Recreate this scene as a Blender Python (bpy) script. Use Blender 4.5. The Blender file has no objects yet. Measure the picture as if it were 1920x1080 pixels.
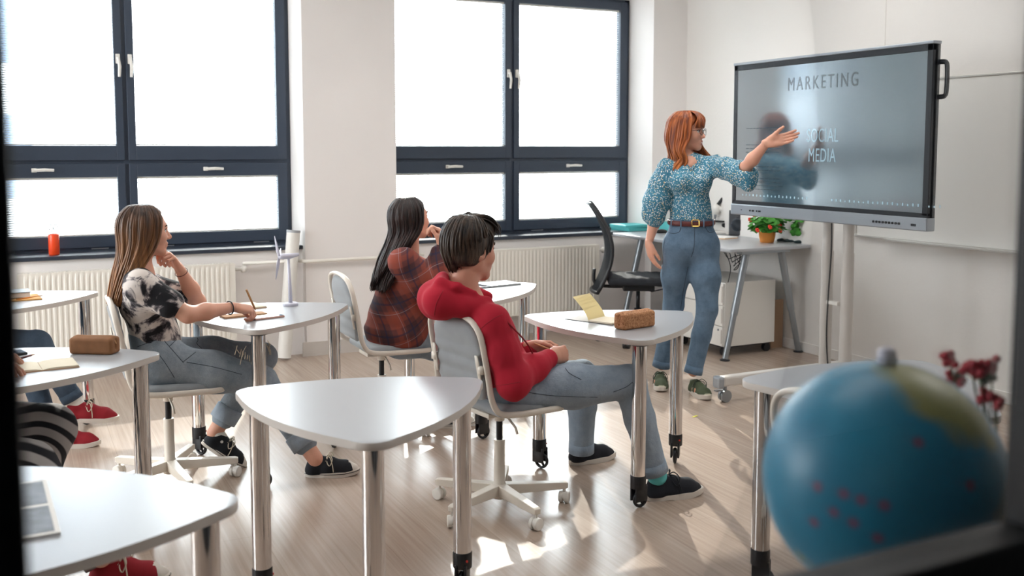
import bpy, bmesh, math, random
import numpy as np
from mathutils import Vector, Matrix, noise as mnoise

# ------------------------------------------------------------------ camera
CH = 1.48
FPX = 1867.0
PITCH = math.radians(4.96)
AZ = math.radians(63.4)
_fh = np.array([math.cos(AZ), math.sin(AZ), 0.0])
_up = np.array([0.0, 0.0, 1.0])
RT = np.cross(_fh, _up)
FW = _fh * math.cos(PITCH) - _up * math.sin(PITCH)
UP = _fh * math.sin(PITCH) + _up * math.cos(PITCH)
CAMP = np.array([0.0, 0.0, CH])

cam_data = bpy.data.cameras.new('camera')
cam = bpy.data.objects.new('camera', cam_data)
bpy.context.scene.collection.objects.link(cam)
bpy.context.scene.camera = cam
cam_data.sensor_fit = 'HORIZONTAL'
cam_data.sensor_width = 36.0
cam_data.lens = FPX / 1920.0 * 36.0
cam_data.shift_y = -(540 - 440) / 1920.0
cam_data.clip_start = 0.02
cam_data.clip_end = 300
M3 = Matrix((tuple(RT), tuple(UP), tuple(-FW))).transposed()
cam.matrix_world = Matrix.Translation(Vector(CAMP)) @ M3.to_4x4()
cam_data.dof.use_dof = True
cam_data.dof.focus_distance = 4.6
cam_data.dof.aperture_fstop = 3.2

# ------------------------------------------------------------------ light
sc = bpy.context.scene
sc.view_settings.view_transform = 'Standard'
sc.view_settings.look = 'None'
sc.view_settings.gamma = 1.0
sc.view_settings.use_curve_mapping = False
sc.view_settings.exposure = 1.48
world = bpy.data.worlds.new('sky')
sc.world = world
world.use_nodes = True
wn = world.node_tree
bg = wn.nodes['Background']
bg.inputs['Color'].default_value = (0.93, 0.97, 1.0, 1)
bg.inputs['Strength'].default_value = 6.0
sun_d = bpy.data.lights.new('sun', 'SUN')
sun_d.energy = 2.2
sun_d.angle = math.radians(0.6)
sun_d.color = (1.0, 0.93, 0.84)
sun = bpy.data.objects.new('sun', sun_d)
sc.collection.objects.link(sun)
sun_dir = Vector((-0.30, -0.86, -0.50)).normalized()   # low sun coming in through the windows
sun.rotation_euler = sun_dir.to_track_quat('-Z', 'Y').to_euler()
def portal(x0, x1, z0, z1, y, facing):
    d = bpy.data.lights.new('window_portal', 'AREA')
    d.shape = 'RECTANGLE'; d.size = x1 - x0; d.size_y = z1 - z0
    d.cycles.is_portal = True
    o = bpy.data.objects.new('window_portal', d)
    sc.collection.objects.link(o)
    o.location = ((x0 + x1) / 2, y, (z0 + z1) / 2)
    o.rotation_euler = Vector((0, facing, 0)).to_track_quat('-Z', 'Z').to_euler()
portal(-0.43, 1.83, 0.8, 2.72, 7.36, -1)
portal(2.52, 4.78, 0.8, 2.72, 7.36, -1)
portal(-3.37, -1.11, 0.8, 2.72, 7.36, -1)

d_ = bpy.data.lights.new('window_portal', 'AREA'); d_.shape = 'RECTANGLE'; d_.size = 2.7; d_.size_y = 1.85; d_.cycles.is_portal = True  # portal for the side window added in the left wall
o_ = bpy.data.objects.new('window_portal', d_); sc.collection.objects.link(o_); o_.location = (-3.72, 4.95, 1.825); o_.rotation_euler = Vector((1, 0, 0)).to_track_quat('-Z', 'Z').to_euler()
def panel(x, y, sx, sy, w):  # ceiling fill added out of view to brighten the room
    d = bpy.data.lights.new('ceiling_fill_light', 'AREA'); d.shape = 'RECTANGLE'; d.size = sx; d.size_y = sy; d.energy = w; d.color = (1.0, 0.98, 0.96)
    o = bpy.data.objects.new('ceiling_fill_light', d); sc.collection.objects.link(o); o.location = (x, y, 2.94)
for px_, py_ in ((-1.6, 1.9), (1.2, 1.9), (3.8, 1.9), (-1.6, 4.6), (1.2, 4.6), (3.8, 4.6)):
    panel(px_, py_, 1.5, 0.9, {-1.6: 1.5, 1.2: 6.0, 3.8: 10.0}[px_])
# ------------------------------------------------------------------ helpers
COL = sc.collection
def ray(px, py):
    return FW + RT * (px - 960) / FPX - UP * (py - 440) / FPX
def onY(px, py, Y):
    d = ray(px, py); return CAMP + d * Y / d[1]
def onX(px, py, X):
    d = ray(px, py); return CAMP + d * X / d[0]
def onz(px, py, z=0.0):
    d = ray(px, py); return CAMP + d * (z - CH) / d[2]
def atd(px, py, d):
    return CAMP + ray(px, py) * d
def V(*a):
    return np.array(a, dtype=float)
def nrm(v):
    v = np.asarray(v, dtype=float); return v / (np.linalg.norm(v) + 1e-12)

def thing(name, label, cat, loc=(0, 0, 0), rz=0.0, group=None):
    o = bpy.data.objects.new(name, None); COL.objects.link(o)
    o.empty_display_size = 0.05
    o.location = loc; o.rotation_euler = (0, 0, rz)
    o['label'] = label; o['category'] = cat
    if group: o['group'] = group
    return o
def tag(o, label, cat, group=None):
    o['label'] = label; o['category'] = cat
    if group: o['group'] = group
    return o
def obj(name, me, mat=None, parent=None, smooth=False, loc=None, rz=None, label=None):
    if isinstance(me, bmesh.types.BMesh):
        bm = me; me = bpy.data.meshes.new(name); bm.to_mesh(me); bm.free()
    o = bpy.data.objects.new(name, me); COL.objects.link(o)
    if mat is not None and len(me.materials) == 0: me.materials.append(mat)
    if smooth:
        me.polygons.foreach_set('use_smooth', [True] * len(me.polygons))
    if parent is not None: o.parent = parent
    if loc is not None: o.location = loc
    if rz is not None: o.rotation_euler = (0, 0, rz)
    if label: o['label'] = label
    return o
def autosmooth(o, ang=40):
    me = o.data
    me.polygons.foreach_set('use_smooth', [True] * len(me.polygons))
    try:
        me.set_sharp_from_angle(angle=math.radians(ang))
    except Exception:
        pass
    return o
def struct(name, me, mat, parent=None, smooth=False):
    o = obj(name, me, mat, parent, smooth)
    if parent is None: o['kind'] = 'structure'
    return o
def kids(o):
    return [c for c in bpy.data.objects if c.parent == o]
def copy_tree(o, parent=None):
    c = o.copy(); COL.objects.link(c)
    if parent is not None: c.parent = parent
    for ch in kids(o): copy_tree(ch, c)
    return c

def box(bm, x0, x1, y0, y1, z0, z1, M=None, bev=0.0):
    vs = [bm.verts.new((x, y, z)) for x in (x0, x1) for y in (y0, y1) for z in (z0, z1)]
    f = [(0, 1, 3, 2), (4, 6, 7, 5), (0, 4, 5, 1), (2, 3, 7, 6), (0, 2, 6, 4), (1, 5, 7, 3)]
    fs = [bm.faces.new([vs[i] for i in q]) for q in f]
    if bev > 0:
        es = list({e for ff in fs for e in ff.edges})
        r = bmesh.ops.bevel(bm, geom=es, offset=bev, segments=2, affect='EDGES', profile=0.5)
        vs = list({v for ff in r['faces'] for v in ff.verts} | {v for v in vs if v.is_valid})
    if M is not None:
        bmesh.ops.transform(bm, matrix=M, verts=vs)
    return vs
def boxm(x0, x1, y0, y1, z0, z1, bev=0.0, M=None):
    bm = bmesh.new(); box(bm, x0, x1, y0, y1, z0, z1, M, bev); return bm
def basis(d, up=None):
    d = nrm(d)
    u = V(0, 0, 1) if up is None else nrm(up)
    if abs(np.dot(d, u)) > 0.97: u = V(1, 0, 0) if abs(d[0]) < 0.9 else V(0, 1, 0)
    s = nrm(np.cross(d, u)); return s, nrm(np.cross(s, d))
def tube(bm, pts, rad, seg=10, closed=False, flat=1.0, up=None, cap=True):
    """sweep an ellipse along points; flat scales the second axis"""
    pts = [V(*p) for p in pts]; n = len(pts)
    if not hasattr(rad, '__len__'): rad = [rad] * n
    rings = []
    ps = None
    for i in range(n):
        if closed: t = pts[(i + 1) % n] - pts[i - 1]
        else: t = pts[min(i + 1, n - 1)] - pts[max(i - 1, 0)]
        t = nrm(t)
        if ps is None or up is not None: s, u = basis(t, up)
        else:
            s = nrm(ps - t * np.dot(ps, t)); u = nrm(np.cross(s, t))
        ps = s
        rings.append([bm.verts.new(pts[i] + rad[i] * (math.cos(a) * s + flat * math.sin(a) * u))
                      for a in [2 * math.pi * k / seg for k in range(seg)]])
    m = n if closed else n - 1
    for i in range(m):
        A = rings[i]; B = rings[(i + 1) % n]
        for k in range(seg):
            bm.faces.new((A[k], A[(k + 1) % seg], B[(k + 1) % seg], B[k]))
    if not closed and cap:
        bm.faces.new(rings[0][::-1]); bm.faces.new(rings[-1])
    return rings
def tubem(pts, rad, seg=10, **k):
    bm = bmesh.new(); tube(bm, pts, rad, seg, **k)
    bmesh.ops.recalc_face_normals(bm, faces=bm.faces); return bm
def lathe(bm, prof, seg=24, c=(0, 0, 0)):
    rings = []
    for r, z in prof:
        rings.append([bm.verts.new((c[0] + r * math.cos(2 * math.pi * k / seg), c[1] + r * math.sin(2 * math.pi * k / seg), c[2] + z)) for k in range(seg)])
    for A, B in zip(rings[:-1], rings[1:]):
        for k in range(seg):
            bm.faces.new((A[k], A[(k + 1) % seg], B[(k + 1) % seg], B[k]))
    bm.faces.new(rings[0][::-1]); bm.faces.new(rings[-1])
def lathem(prof, seg=24, c=(0, 0, 0)):
    bm = bmesh.new(); lathe(bm, prof, seg, c); bmesh.ops.recalc_face_normals(bm, faces=bm.faces); return bm
def prism(bm, outline, z0, z1, bev=0.0):
    lo = [bm.verts.new((x, y, z0)) for x, y in outline]; hi = [bm.verts.new((x, y, z1)) for x, y in outline]
    n = len(lo); f1 = bm.faces.new(lo[::-1]); f2 = bm.faces.new(hi)
    for i in range(n): bm.faces.new((lo[i], lo[(i + 1) % n], hi[(i + 1) % n], hi[i]))
    if bev > 0:
        es = list(f1.edges) + list(f2.edges)
        bmesh.ops.bevel(bm, geom=es, offset=bev, segments=2, affect='EDGES', profile=0.5)
def catmull(pts, per=6, closed=False):
    P = [V(*p) for p in pts]; n = len(P); out = []
    rng = range(n) if closed else range(n - 1)
    for i in rng:
        p0 = P[(i - 1) % n] if closed else P[max(i - 1, 0)]
        p1 = P[i]; p2 = P[(i + 1) % n]
        p3 = P[(i + 2) % n] if closed else P[min(i + 2, n - 1)]
        for k in range(per):
            t = k / per
            out.append(0.5 * ((2 * p1) + (-p0 + p2) * t + (2 * p0 - 5 * p1 + 4 * p2 - p3) * t * t + (-p0 + 3 * p1 - 3 * p2 + p3) * t ** 3))
    if not closed: out.append(P[-1])
    return out

# ------------------------------------------------------------------ materials
def newmat(name):
    m = bpy.data.materials.new(name); m.use_nodes = True
    nt = m.node_tree; b = nt.nodes['Principled BSDF']
    return m, nt, b
def hexc(h):
    h = h.lstrip('#'); c = [int(h[i:i + 2], 16) / 255 for i in (0, 2, 4)]
    return tuple((x / 12.92 if x <= 0.04045 else ((x + 0.055) / 1.055) ** 2.4) for x in c) + (1,)
def plain(name, col, rough=0.5, metal=0.0, bump=0.0, bscale=300, spec=0.5, var=0.0, vscale=8, coat=0.0, sheen=0.0):
    m, nt, b = newmat(name)
    c = hexc(col) if isinstance(col, str) else tuple(col) + (1,)
    b.inputs['Base Color'].default_value = c
    b.inputs['Roughness'].default_value = rough
    b.inputs['Metallic'].default_value = metal
    b.inputs['Specular IOR Level'].default_value = spec
    if coat: b.inputs['Coat Weight'].default_value = coat
    if sheen:
        b.inputs['Sheen Weight'].default_value = sheen
        b.inputs['Sheen Roughness'].default_value = 0.5
    tc = nt.nodes.new('ShaderNodeTexCoord')
    if bump:
        n = nt.nodes.new('ShaderNodeTexNoise'); n.inputs['Scale'].default_value = bscale; n.inputs['Detail'].default_value = 3
        bp = nt.nodes.new('ShaderNodeBump'); bp.inputs['Strength'].default_value = bump; bp.inputs['Distance'].default_value = 0.004
        nt.links.new(tc.outputs['Object'], n.inputs['Vector']); nt.links.new(n.outputs['Fac'], bp.inputs['Height']); nt.links.new(bp.outputs['Normal'], b.inputs['Normal'])
    if var:
        n2 = nt.nodes.new('ShaderNodeTexNoise'); n2.inputs['Scale'].default_value = vscale; n2.inputs['Detail'].default_value = 4
        mx = nt.nodes.new('ShaderNodeMix'); mx.data_type = 'RGBA'
        nt.links.new(tc.outputs['Object'], n2.inputs['Vector'])
        rp = nt.nodes.new('ShaderNodeValToRGB'); rp.color_ramp.elements[0].position = 0.3; rp.color_ramp.elements[1].position = 0.7
        nt.links.new(n2.outputs['Fac'], rp.inputs['Fac']); nt.links.new(rp.outputs['Color'], mx.inputs['Factor'])
        mx.inputs['A'].default_value = tuple(x * (1 - var) for x in c[:3]) + (1,)
        mx.inputs['B'].default_value = tuple(min(1, x * (1 + var)) for x in c[:3]) + (1,)
        nt.links.new(mx.outputs['Result'], b.inputs['Base Color'])
    return m
def N(nt, t, **k):
    n = nt.nodes.new(t)
    for a, v in k.items():
        if a.startswith('_'): setattr(n, a[1:], v)
        else: n.inputs[a.replace('__', ' ')].default_value = v
    return n
def math_n(nt, op, a, b=None):
    n = nt.nodes.new('ShaderNodeMath'); n.operation = op
    for i, x in enumerate((a, b)):
        if x is None: continue
        if isinstance(x, (int, float)): n.inputs[i].default_value = x
        else: nt.links.new(x, n.inputs[i])
    return n.outputs[0]
def mixc(nt, f, a, b):
    mx = nt.nodes.new('ShaderNodeMix'); mx.data_type = 'RGBA'
    for s, x in (('Factor', f), ('A', a), ('B', b)):
        if isinstance(x, tuple): mx.inputs[s].default_value = x
        elif isinstance(x, (int, float)): mx.inputs[s].default_value = x
        else: nt.links.new(x, mx.inputs[s])
    return mx.outputs['Result']

MT = {}
MT['wall'] = plain('wall_paint', '#f0ebe8', 0.85, bump=0.12, bscale=60, var=0.02, vscale=2)
MT['wall_r'] = plain('wall_paint_grainy', '#ece8e3', 0.85, bump=0.35, bscale=55, var=0.025, vscale=1.5)
MT['ceiling'] = plain('ceiling_paint', '#eeeeec', 0.9)
MT['frame'] = plain('anthracite_window_frame', '#374252', 0.42, bump=0.03)
MT['sill'] = plain('dark_sill', '#303743', 0.28)
MT['radiator'] = plain('radiator_enamel', '#e9e4da', 0.35)
MT['white'] = plain('white_laminate', '#a9abaf', 0.28, coat=0.0)
MT['white_edge'] = plain('white_edge_band', '#c9c2bb', 0.4)
MT['cream_metal'] = plain('cream_powder_coat', '#e2dace', 0.38)
MT['white_plastic'] = plain('white_plastic', '#ebe8e2', 0.35)
MT['chrome'] = plain('polished_chrome', (0.70, 0.68, 0.67), 0.07, metal=1.0)
MT['steel'] = plain('grey_steel', '#9aa0a5', 0.32, metal=0.6)
MT['black'] = plain('black_plastic', '#15171c', 0.38)
MT['dark_disc'] = plain('dark_disc', '#3a3c46', 0.5)
MT['red_dot'] = plain('red_button', '#d0342c', 0.4)
MT['pad'] = plain('grey_blue_upholstery', '#93979a', 0.9, bump=0.3, bscale=500, var=0.06, vscale=20, sheen=0.3)
MT['frame_black'] = plain('black_door_frame', '#06080c', 0.5)
MT['officeblack'] = plain('black_mesh_fabric', '#1c1f26', 0.8, bump=0.3, bscale=700)
MT['paper'] = plain('cream_paper', '#e9e0cb', 0.9)
MT['paper_w'] = plain('white_paper', '#eeece8', 0.9)
MT['kraft'] = plain('kraft_cover', '#b98f68', 0.8, var=0.08, vscale=40)
MT['teal'] = plain('teal_folder', '#5fc6c8', 0.5)
MT['orange'] = plain('orange_plastic', '#ee4a1c', 0.35)
MT['greyshade'] = plain('lilac_grey_plastic', '#c8c8d6', 0.4)
MT['card'] = plain('brown_cardboard', '#a98a70', 0.9)
MT['leaf'] = plain('geranium_leaf', '#3f8a2b', 0.55, var=0.25, vscale=30)
MT['petal'] = plain('red_petal', '#e8402c', 0.6)
MT['petal_d'] = plain('crimson_petal', '#9c1526', 0.6)
MT['basket'] = plain('wicker', '#dca65c', 0.8, bump=0.5, bscale=150)
MT['terracotta'] = plain('orange_pot', '#d98a3a', 0.7)
MT['wood'] = plain('pencil_wood', '#b9895a', 0.6)
MT['rubber_w'] = plain('off_white_rubber', '#d8d0c6', 0.6)
MT['canvas_navy'] = plain('navy_canvas', '#10141f', 0.85, bump=0.2, bscale=600)
MT['canvas_black'] = plain('black_canvas', '#12161e', 0.85, bump=0.2, bscale=600)
MT['canvas_red'] = plain('red_canvas', '#8e0f1e', 0.85, bump=0.2, bscale=600)
MT['green_suede'] = plain('green_suede', '#4c5640', 0.9, bump=0.2, bscale=500)
MT['beige_suede'] = plain('beige_mesh', '#b9b49c', 0.9)
MT['peach'] = plain('peach_suede', '#e3a588', 0.9)
MT['lace'] = plain('lace_cotton', '#cfc4b0', 0.9)
MT['dlace'] = plain('dark_lace', '#1b2026', 0.9)
MT['glace'] = plain('green_lace', '#2f3a30', 0.9)
MT['sockw'] = plain('white_sock', '#dfdcd6', 0.9, bump=0.3, bscale=400)
MT['leather'] = plain('brown_leather', '#5a2422', 0.5)
MT['brass'] = plain('brass', '#d9b060', 0.25, metal=1.0)
MT['screenframe'] = plain('tv_frame', '#1b2027', 0.4)
MT['silver'] = plain('tv_silver', '#a9b0b8', 0.35, metal=0.5)
MT['postgrey'] = plain('stand_post', '#d9d4ce', 0.4)
MT['whiteboard'] = plain('whiteboard_enamel', '#eae8e3', 0.38)
MT['trim_alu'] = plain('aluminium_trim', '#c9c6c0', 0.35, metal=0.5)
MT['wire'] = plain('cable', '#24262a', 0.6)
MT['nail'] = plain('nail', '#b56f70', 0.3)
MT['lips'] = plain('lips', '#b4605a', 0.45)
MT['teeth'] = plain('teeth', '#eeeae2', 0.3)
MT['eyew'] = plain('eye_white', '#e6e2de', 0.2)
MT['iris'] = plain('iris', '#2c2018', 0.15)
MT['brow_d'] = plain('dark_brow', '#3a2a22', 0.9)
MT['brow_r'] = plain('auburn_brow', '#7a4028', 0.9)
MT['string'] = plain('red_cord', '#8c1424', 0.8)
MT['slat'] = plain('blind_slat', '#e6e9ea', 0.5)
nt = MT['slat'].node_tree
b_ = nt.nodes['Principled BSDF']; tr_ = nt.nodes.new('ShaderNodeBsdfTranslucent'); tr_.inputs['Color'].default_value = (0.9, 0.92, 0.93, 1)
mx_ = nt.nodes.new('ShaderNodeMixShader'); mx_.inputs[0].default_value = 0.5
nt.links.new(b_.outputs[0], mx_.inputs[1]); nt.links.new(tr_.outputs[0], mx_.inputs[2]); nt.links.new(mx_.outputs[0], nt.nodes['Material Output'].inputs['Surface'])

def glassmat(name, tint=(1, 1, 1, 1), refl=1.0, rough=0.0):
    m, nt, b = newmat(name); nt.nodes.remove(b)
    t = nt.nodes.new('ShaderNodeBsdfTransparent'); t.inputs['Color'].default_value = tint
    g = nt.nodes.new('ShaderNodeBsdfGlossy'); g.inputs['Roughness'].default_value = rough
    f = nt.nodes.new('ShaderNodeFresnel'); f.inputs['IOR'].default_value = 1.45
    mu = math_n(nt, 'MULTIPLY', f.outputs[0], refl)
    mx = nt.nodes.new('ShaderNodeMixShader')
    nt.links.new(mu, mx.inputs[0]); nt.links.new(t.outputs[0], mx.inputs[1]); nt.links.new(g.outputs[0], mx.inputs[2])
    nt.links.new(mx.outputs[0], nt.nodes['Material Output'].inputs['Surface'])
    return m
MT['glass'] = glassmat('window_glass', (0.96, 0.98, 0.98, 1))
MT['partition_glass'] = glassmat('partition_glass', (0.985, 0.99, 0.99, 1), 0.4)
MT['lens'] = glassmat('spectacle_lens', (0.97, 0.97, 0.97, 1))

def floor_mat():
    m, nt, b = newmat('pale_wood_laminate')
    tc = nt.nodes.new('ShaderNodeTexCoord')
    mp = nt.nodes.new('ShaderNodeMapping'); mp.inputs['Scale'].default_value = (60, 1.6, 1)
    nt.links.new(tc.outputs['Object'], mp.inputs['Vector'])
    n = N(nt, 'ShaderNodeTexNoise', Scale=1.0, Detail=6.0, Roughness=0.6); nt.links.new(mp.outputs[0], n.inputs['Vector'])
    mp2 = nt.nodes.new('ShaderNodeMapping'); mp2.inputs['Scale'].default_value = (9, 0.7, 1)
    nt.links.new(tc.outputs['Object'], mp2.inputs['Vector'])
    n2 = N(nt, 'ShaderNodeTexNoise', Scale=1.0, Detail=4.0); nt.links.new(mp2.outputs[0], n2.inputs['Vector'])
    rp = nt.nodes.new('ShaderNodeValToRGB'); e = rp.color_ramp.elements
    e[0].position = 0.36; e[0].color = hexc('#a08b7b'); e[1].position = 0.66; e[1].color = hexc('#bca999')
    nt.links.new(n.outputs['Fac'], rp.inputs['Fac'])
    rp2 = nt.nodes.new('ShaderNodeValToRGB'); e = rp2.color_ramp.elements
    e[0].position = 0.35; e[0].color = hexc('#a89384'); e[1].position = 0.65; e[1].color = hexc('#bfad9e')
    nt.links.new(n2.outputs['Fac'], rp2.inputs['Fac'])
    c = mixc(nt, 0.45, rp.outputs['Color'], rp2.outputs['Color'])
    # plank joints, hairline
    br = nt.nodes.new('ShaderNodeTexBrick'); br.inputs['Scale'].default_value = 1.0
    br.inputs['Brick Width'].default_value = 1.25; br.inputs['Row Height'].default_value = 0.2; br.inputs['Mortar Size'].default_value = 0.0012
    br.inputs['Color1'].default_value = (1, 1, 1, 1); br.inputs['Color2'].default_value = (0.94, 0.94, 0.94, 1); br.inputs['Mortar'].default_value = (0.8, 0.78, 0.76, 1)
    mp3 = nt.nodes.new('ShaderNodeMapping'); mp3.inputs['Rotation'].default_value = (0, 0, math.pi / 2)
    nt.links.new(tc.outputs['Object'], mp3.inputs['Vector']); nt.links.new(mp3.outputs[0], br.inputs['Vector'])
    mu = nt.nodes.new('ShaderNodeMix'); mu.data_type = 'RGBA'; mu.blend_type = 'MULTIPLY'; mu.inputs['Factor'].default_value = 1
    nt.links.new(c, mu.inputs['A']); nt.links.new(br.outputs['Color'], mu.inputs['B'])
    nt.links.new(mu.outputs['Result'], b.inputs['Base Color'])
    b.inputs['Roughness'].default_value = 0.27
    b.inputs['Specular IOR Level'].default_value = 0.6
    bp = nt.nodes.new('ShaderNodeBump'); bp.inputs['Strength'].default_value = 0.08; bp.inputs['Distance'].default_value = 0.002
    nt.links.new(n.outputs['Fac'], bp.inputs['Height']); nt.links.new(bp.outputs['Normal'], b.inputs['Normal'])
    return m
MT['floor'] = floor_mat()

def skin_mat(name, col, red='#b0604a'):
    m, nt, b = newmat(name)
    tc = nt.nodes.new('ShaderNodeTexCoord')
    n = N(nt, 'ShaderNodeTexNoise', Scale=22.0, Detail=3.0); nt.links.new(tc.outputs['Object'], n.inputs['Vector'])
    c = mixc(nt, math_n(nt, 'MULTIPLY', n.outputs['Fac'], 0.35), hexc(col), hexc(red))
    nt.links.new(c, b.inputs['Base Color'])
    b.inputs['Roughness'].default_value = 0.5
    b.inputs['Subsurface Weight'].default_value = 0.12
    b.inputs['Subsurface Radius'].default_value = (0.012, 0.004, 0.002)
    b.inputs['Subsurface Scale'].default_value = 0.6
    return m
MT['skin_f'] = skin_mat('fair_skin', '#e2ab92')
MT['skin_w'] = skin_mat('warm_skin', '#dda88f')
MT['skin_m'] = skin_mat('boy_skin', '#d29c84')

def hair_mat(name, c1, c2, c3=None, grad=None, sc_=55):
    m, nt, b = newmat(name)
    tc = nt.nodes.new('ShaderNodeTexCoord')
    mp = nt.nodes.new('ShaderNodeMapping'); mp.inputs['Scale'].default_value = (1, 1, 0.08)
    nt.links.new(tc.outputs['Object'], mp.inputs['Vector'])
    n = N(nt, 'ShaderNodeTexNoise', Scale=float(sc_ * 3), Detail=4.0); nt.links.new(mp.outputs[0], n.inputs['Vector'])
    n2 = N(nt, 'ShaderNodeTexNoise', Scale=float(sc_), Detail=2.0); nt.links.new(mp.outputs[0], n2.inputs['Vector'])
    rp = nt.nodes.new('ShaderNodeValToRGB'); rp.color_ramp.elements[0].position = 0.35; rp.color_ramp.elements[1].position = 0.65
    nt.links.new(n2.outputs['Fac'], rp.inputs['Fac'])
    c = mixc(nt, rp.outputs['Color'], hexc(c1), hexc(c2))
    if c3:
        sx = nt.nodes.new('ShaderNodeSeparateXYZ'); nt.links.new(tc.outputs['Object'], sx.inputs[0])
        mr = nt.nodes.new('ShaderNodeMapRange'); mr.inputs['From Min'].default_value = grad[0]; mr.inputs['From Max'].default_value = grad[1]
        nt.links.new(sx.outputs['Z'], mr.inputs['Value'])
        f = math_n(nt, 'MULTIPLY', mr.outputs[0], rp.outputs['Color'])
        f2 = math_n(nt, 'ADD', math_n(nt, 'MULTIPLY', mr.outputs[0], 0.35), math_n(nt, 'MULTIPLY', f, 0.65))
        c = mixc(nt, f2, c, hexc(c3))
    nt.links.new(c, b.inputs['Base Color'])
    b.inputs['Roughness'].default_value = 0.42
    b.inputs['Specular IOR Level'].default_value = 0.45
    bp = nt.nodes.new('ShaderNodeBump'); bp.inputs['Strength'].default_value = 0.7; bp.inputs['Distance'].default_value = 0.004
    nt.links.new(n.outputs['Fac'], bp.inputs['Height']); nt.links.new(bp.outputs['Normal'], b.inputs['Normal'])
    return m
MT['hair_red'] = hair_mat('copper_hair', '#6a2f16', '#b3622f', '#cf8348', (1.5, 1.25))
MT['hair_dark'] = hair_mat('dark_brown_hair', '#120c0c', '#33211d')
MT['hair_boy'] = hair_mat('dark_hair', '#181210', '#453427')
MT['hair_ombre'] = hair_mat('ombre_hair', '#30211b', '#5a3f30', '#b8804e', (1.22, 0.85))

def denim(name, base, light, seam=0.0):
    m, nt, b = newmat(name)
    tc = nt.nodes.new('ShaderNodeTexCoord')
    n = N(nt, 'ShaderNodeTexNoise', Scale=7.0, Detail=5.0, Roughness=0.65); nt.links.new(tc.outputs['Object'], n.inputs['Vector'])
    w = N(nt, 'ShaderNodeTexNoise', Scale=260.0, Detail=2.0); nt.links.new(tc.outputs['Object'], w.inputs['Vector'])
    rp = nt.nodes.new('ShaderNodeValToRGB'); rp.color_ramp.elements[0].position = 0.35; rp.color_ramp.elements[1].position = 0.7
    nt.links.new(n.outputs['Fac'], rp.inputs['Fac'])
    f = math_n(nt, 'ADD', math_n(nt, 'MULTIPLY', rp.outputs['Color'], 0.6), math_n(nt, 'MULTIPLY', w.outputs['Fac'], 0.4))
    nt.links.new(mixc(nt, f, hexc(base), hexc(light)), b.inputs['Base Color'])
    b.inputs['Roughness'].default_value = 0.9
    n3 = N(nt, 'ShaderNodeTexNoise', Scale=26.0, Detail=3.0); nt.links.new(tc.outputs['Object'], n3.inputs['Vector'])
    bp = nt.nodes.new('ShaderNodeBump'); bp.inputs['Strength'].default_value = 0.8; bp.inputs['Distance'].default_value = 0.008
    h = math_n(nt, 'ADD', n3.outputs['Fac'], math_n(nt, 'MULTIPLY', w.outputs['Fac'], 0.15))
    nt.links.new(h, bp.inputs['Height']); nt.links.new(bp.outputs['Normal'], b.inputs['Normal'])
    return m
MT['denim_t'] = denim('mid_blue_denim', '#41596f', '#728ba3')
MT['denim_l'] = denim('light_blue_denim', '#62707d', '#a8b2ba')
MT['denim_g'] = denim('grey_blue_denim', '#768696', '#a6b3c0')
MT['denim_d'] = denim('dark_blue_denim', '#2c3b4c', '#4d5f73')
MT['denim_cuff'] = denim('cuff_denim', '#8592a0', '#a9b4be')

def cloth(name, col, col2=None, var=0.1):
    return plain(name, col, 0.92, bump=0.35, bscale=38, var=var, vscale=12, sheen=0.25)
MT['hoodie'] = plain('red_fleece', '#ab142c', 0.95, var=0.06, vscale=6)
MT['greytee'] = plain('grey_tee', '#8a8a90', 0.9, bump=0.4, bscale=40)

def floral():
    m, nt, b = newmat('floral_blouse')
    tc = nt.nodes.new('ShaderNodeTexCoord')
    v = N(nt, 'ShaderNodeTexVoronoi', Scale=115.0, Randomness=1.0); nt.links.new(tc.outputs['Object'], v.inputs['Vector'])
    n = N(nt, 'ShaderNodeTexNoise', Scale=12.0, Detail=3.0); nt.links.new(tc.outputs['Object'], n.inputs['Vector'])
    base = mixc(nt, n.outputs['Fac'], hexc('#1f5a78'), hexc('#4a8fa6'))
    rp = nt.nodes.new('ShaderNodeValToRGB'); e = rp.color_ramp.elements; e[0].position = 0.30; e[0].color = (1, 1, 1, 1); e[1].position = 0.42; e[1].color = (0, 0, 0, 1)
    nt.links.new(v.outputs['Distance'], rp.inputs['Fac'])
    cr = nt.nodes.new('ShaderNodeValToRGB'); cr.color_ramp.interpolation = 'CONSTANT'; e = cr.color_ramp.elements
    e[0].position = 0.0; e[0].color = hexc('#e8ecec'); e[1].position = 0.4; e[1].color = hexc('#e6d3a0')
    x = e.new(0.62); x.color = hexc('#cfe0e6'); x = e.new(0.85); x.color = hexc('#1c5570')
    sx = nt.nodes.new('ShaderNodeSeparateColor'); nt.links.new(v.outputs['Color'], sx.inputs[0]); nt.links.new(sx.outputs[0], cr.inputs['Fac'])
    nt.links.new(mixc(nt, rp.outputs['Color'], base, cr.outputs['Color']), b.inputs['Base Color'])
    b.inputs['Roughness'].default_value = 0.75
    return m
MT['floral'] = floral()
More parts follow.
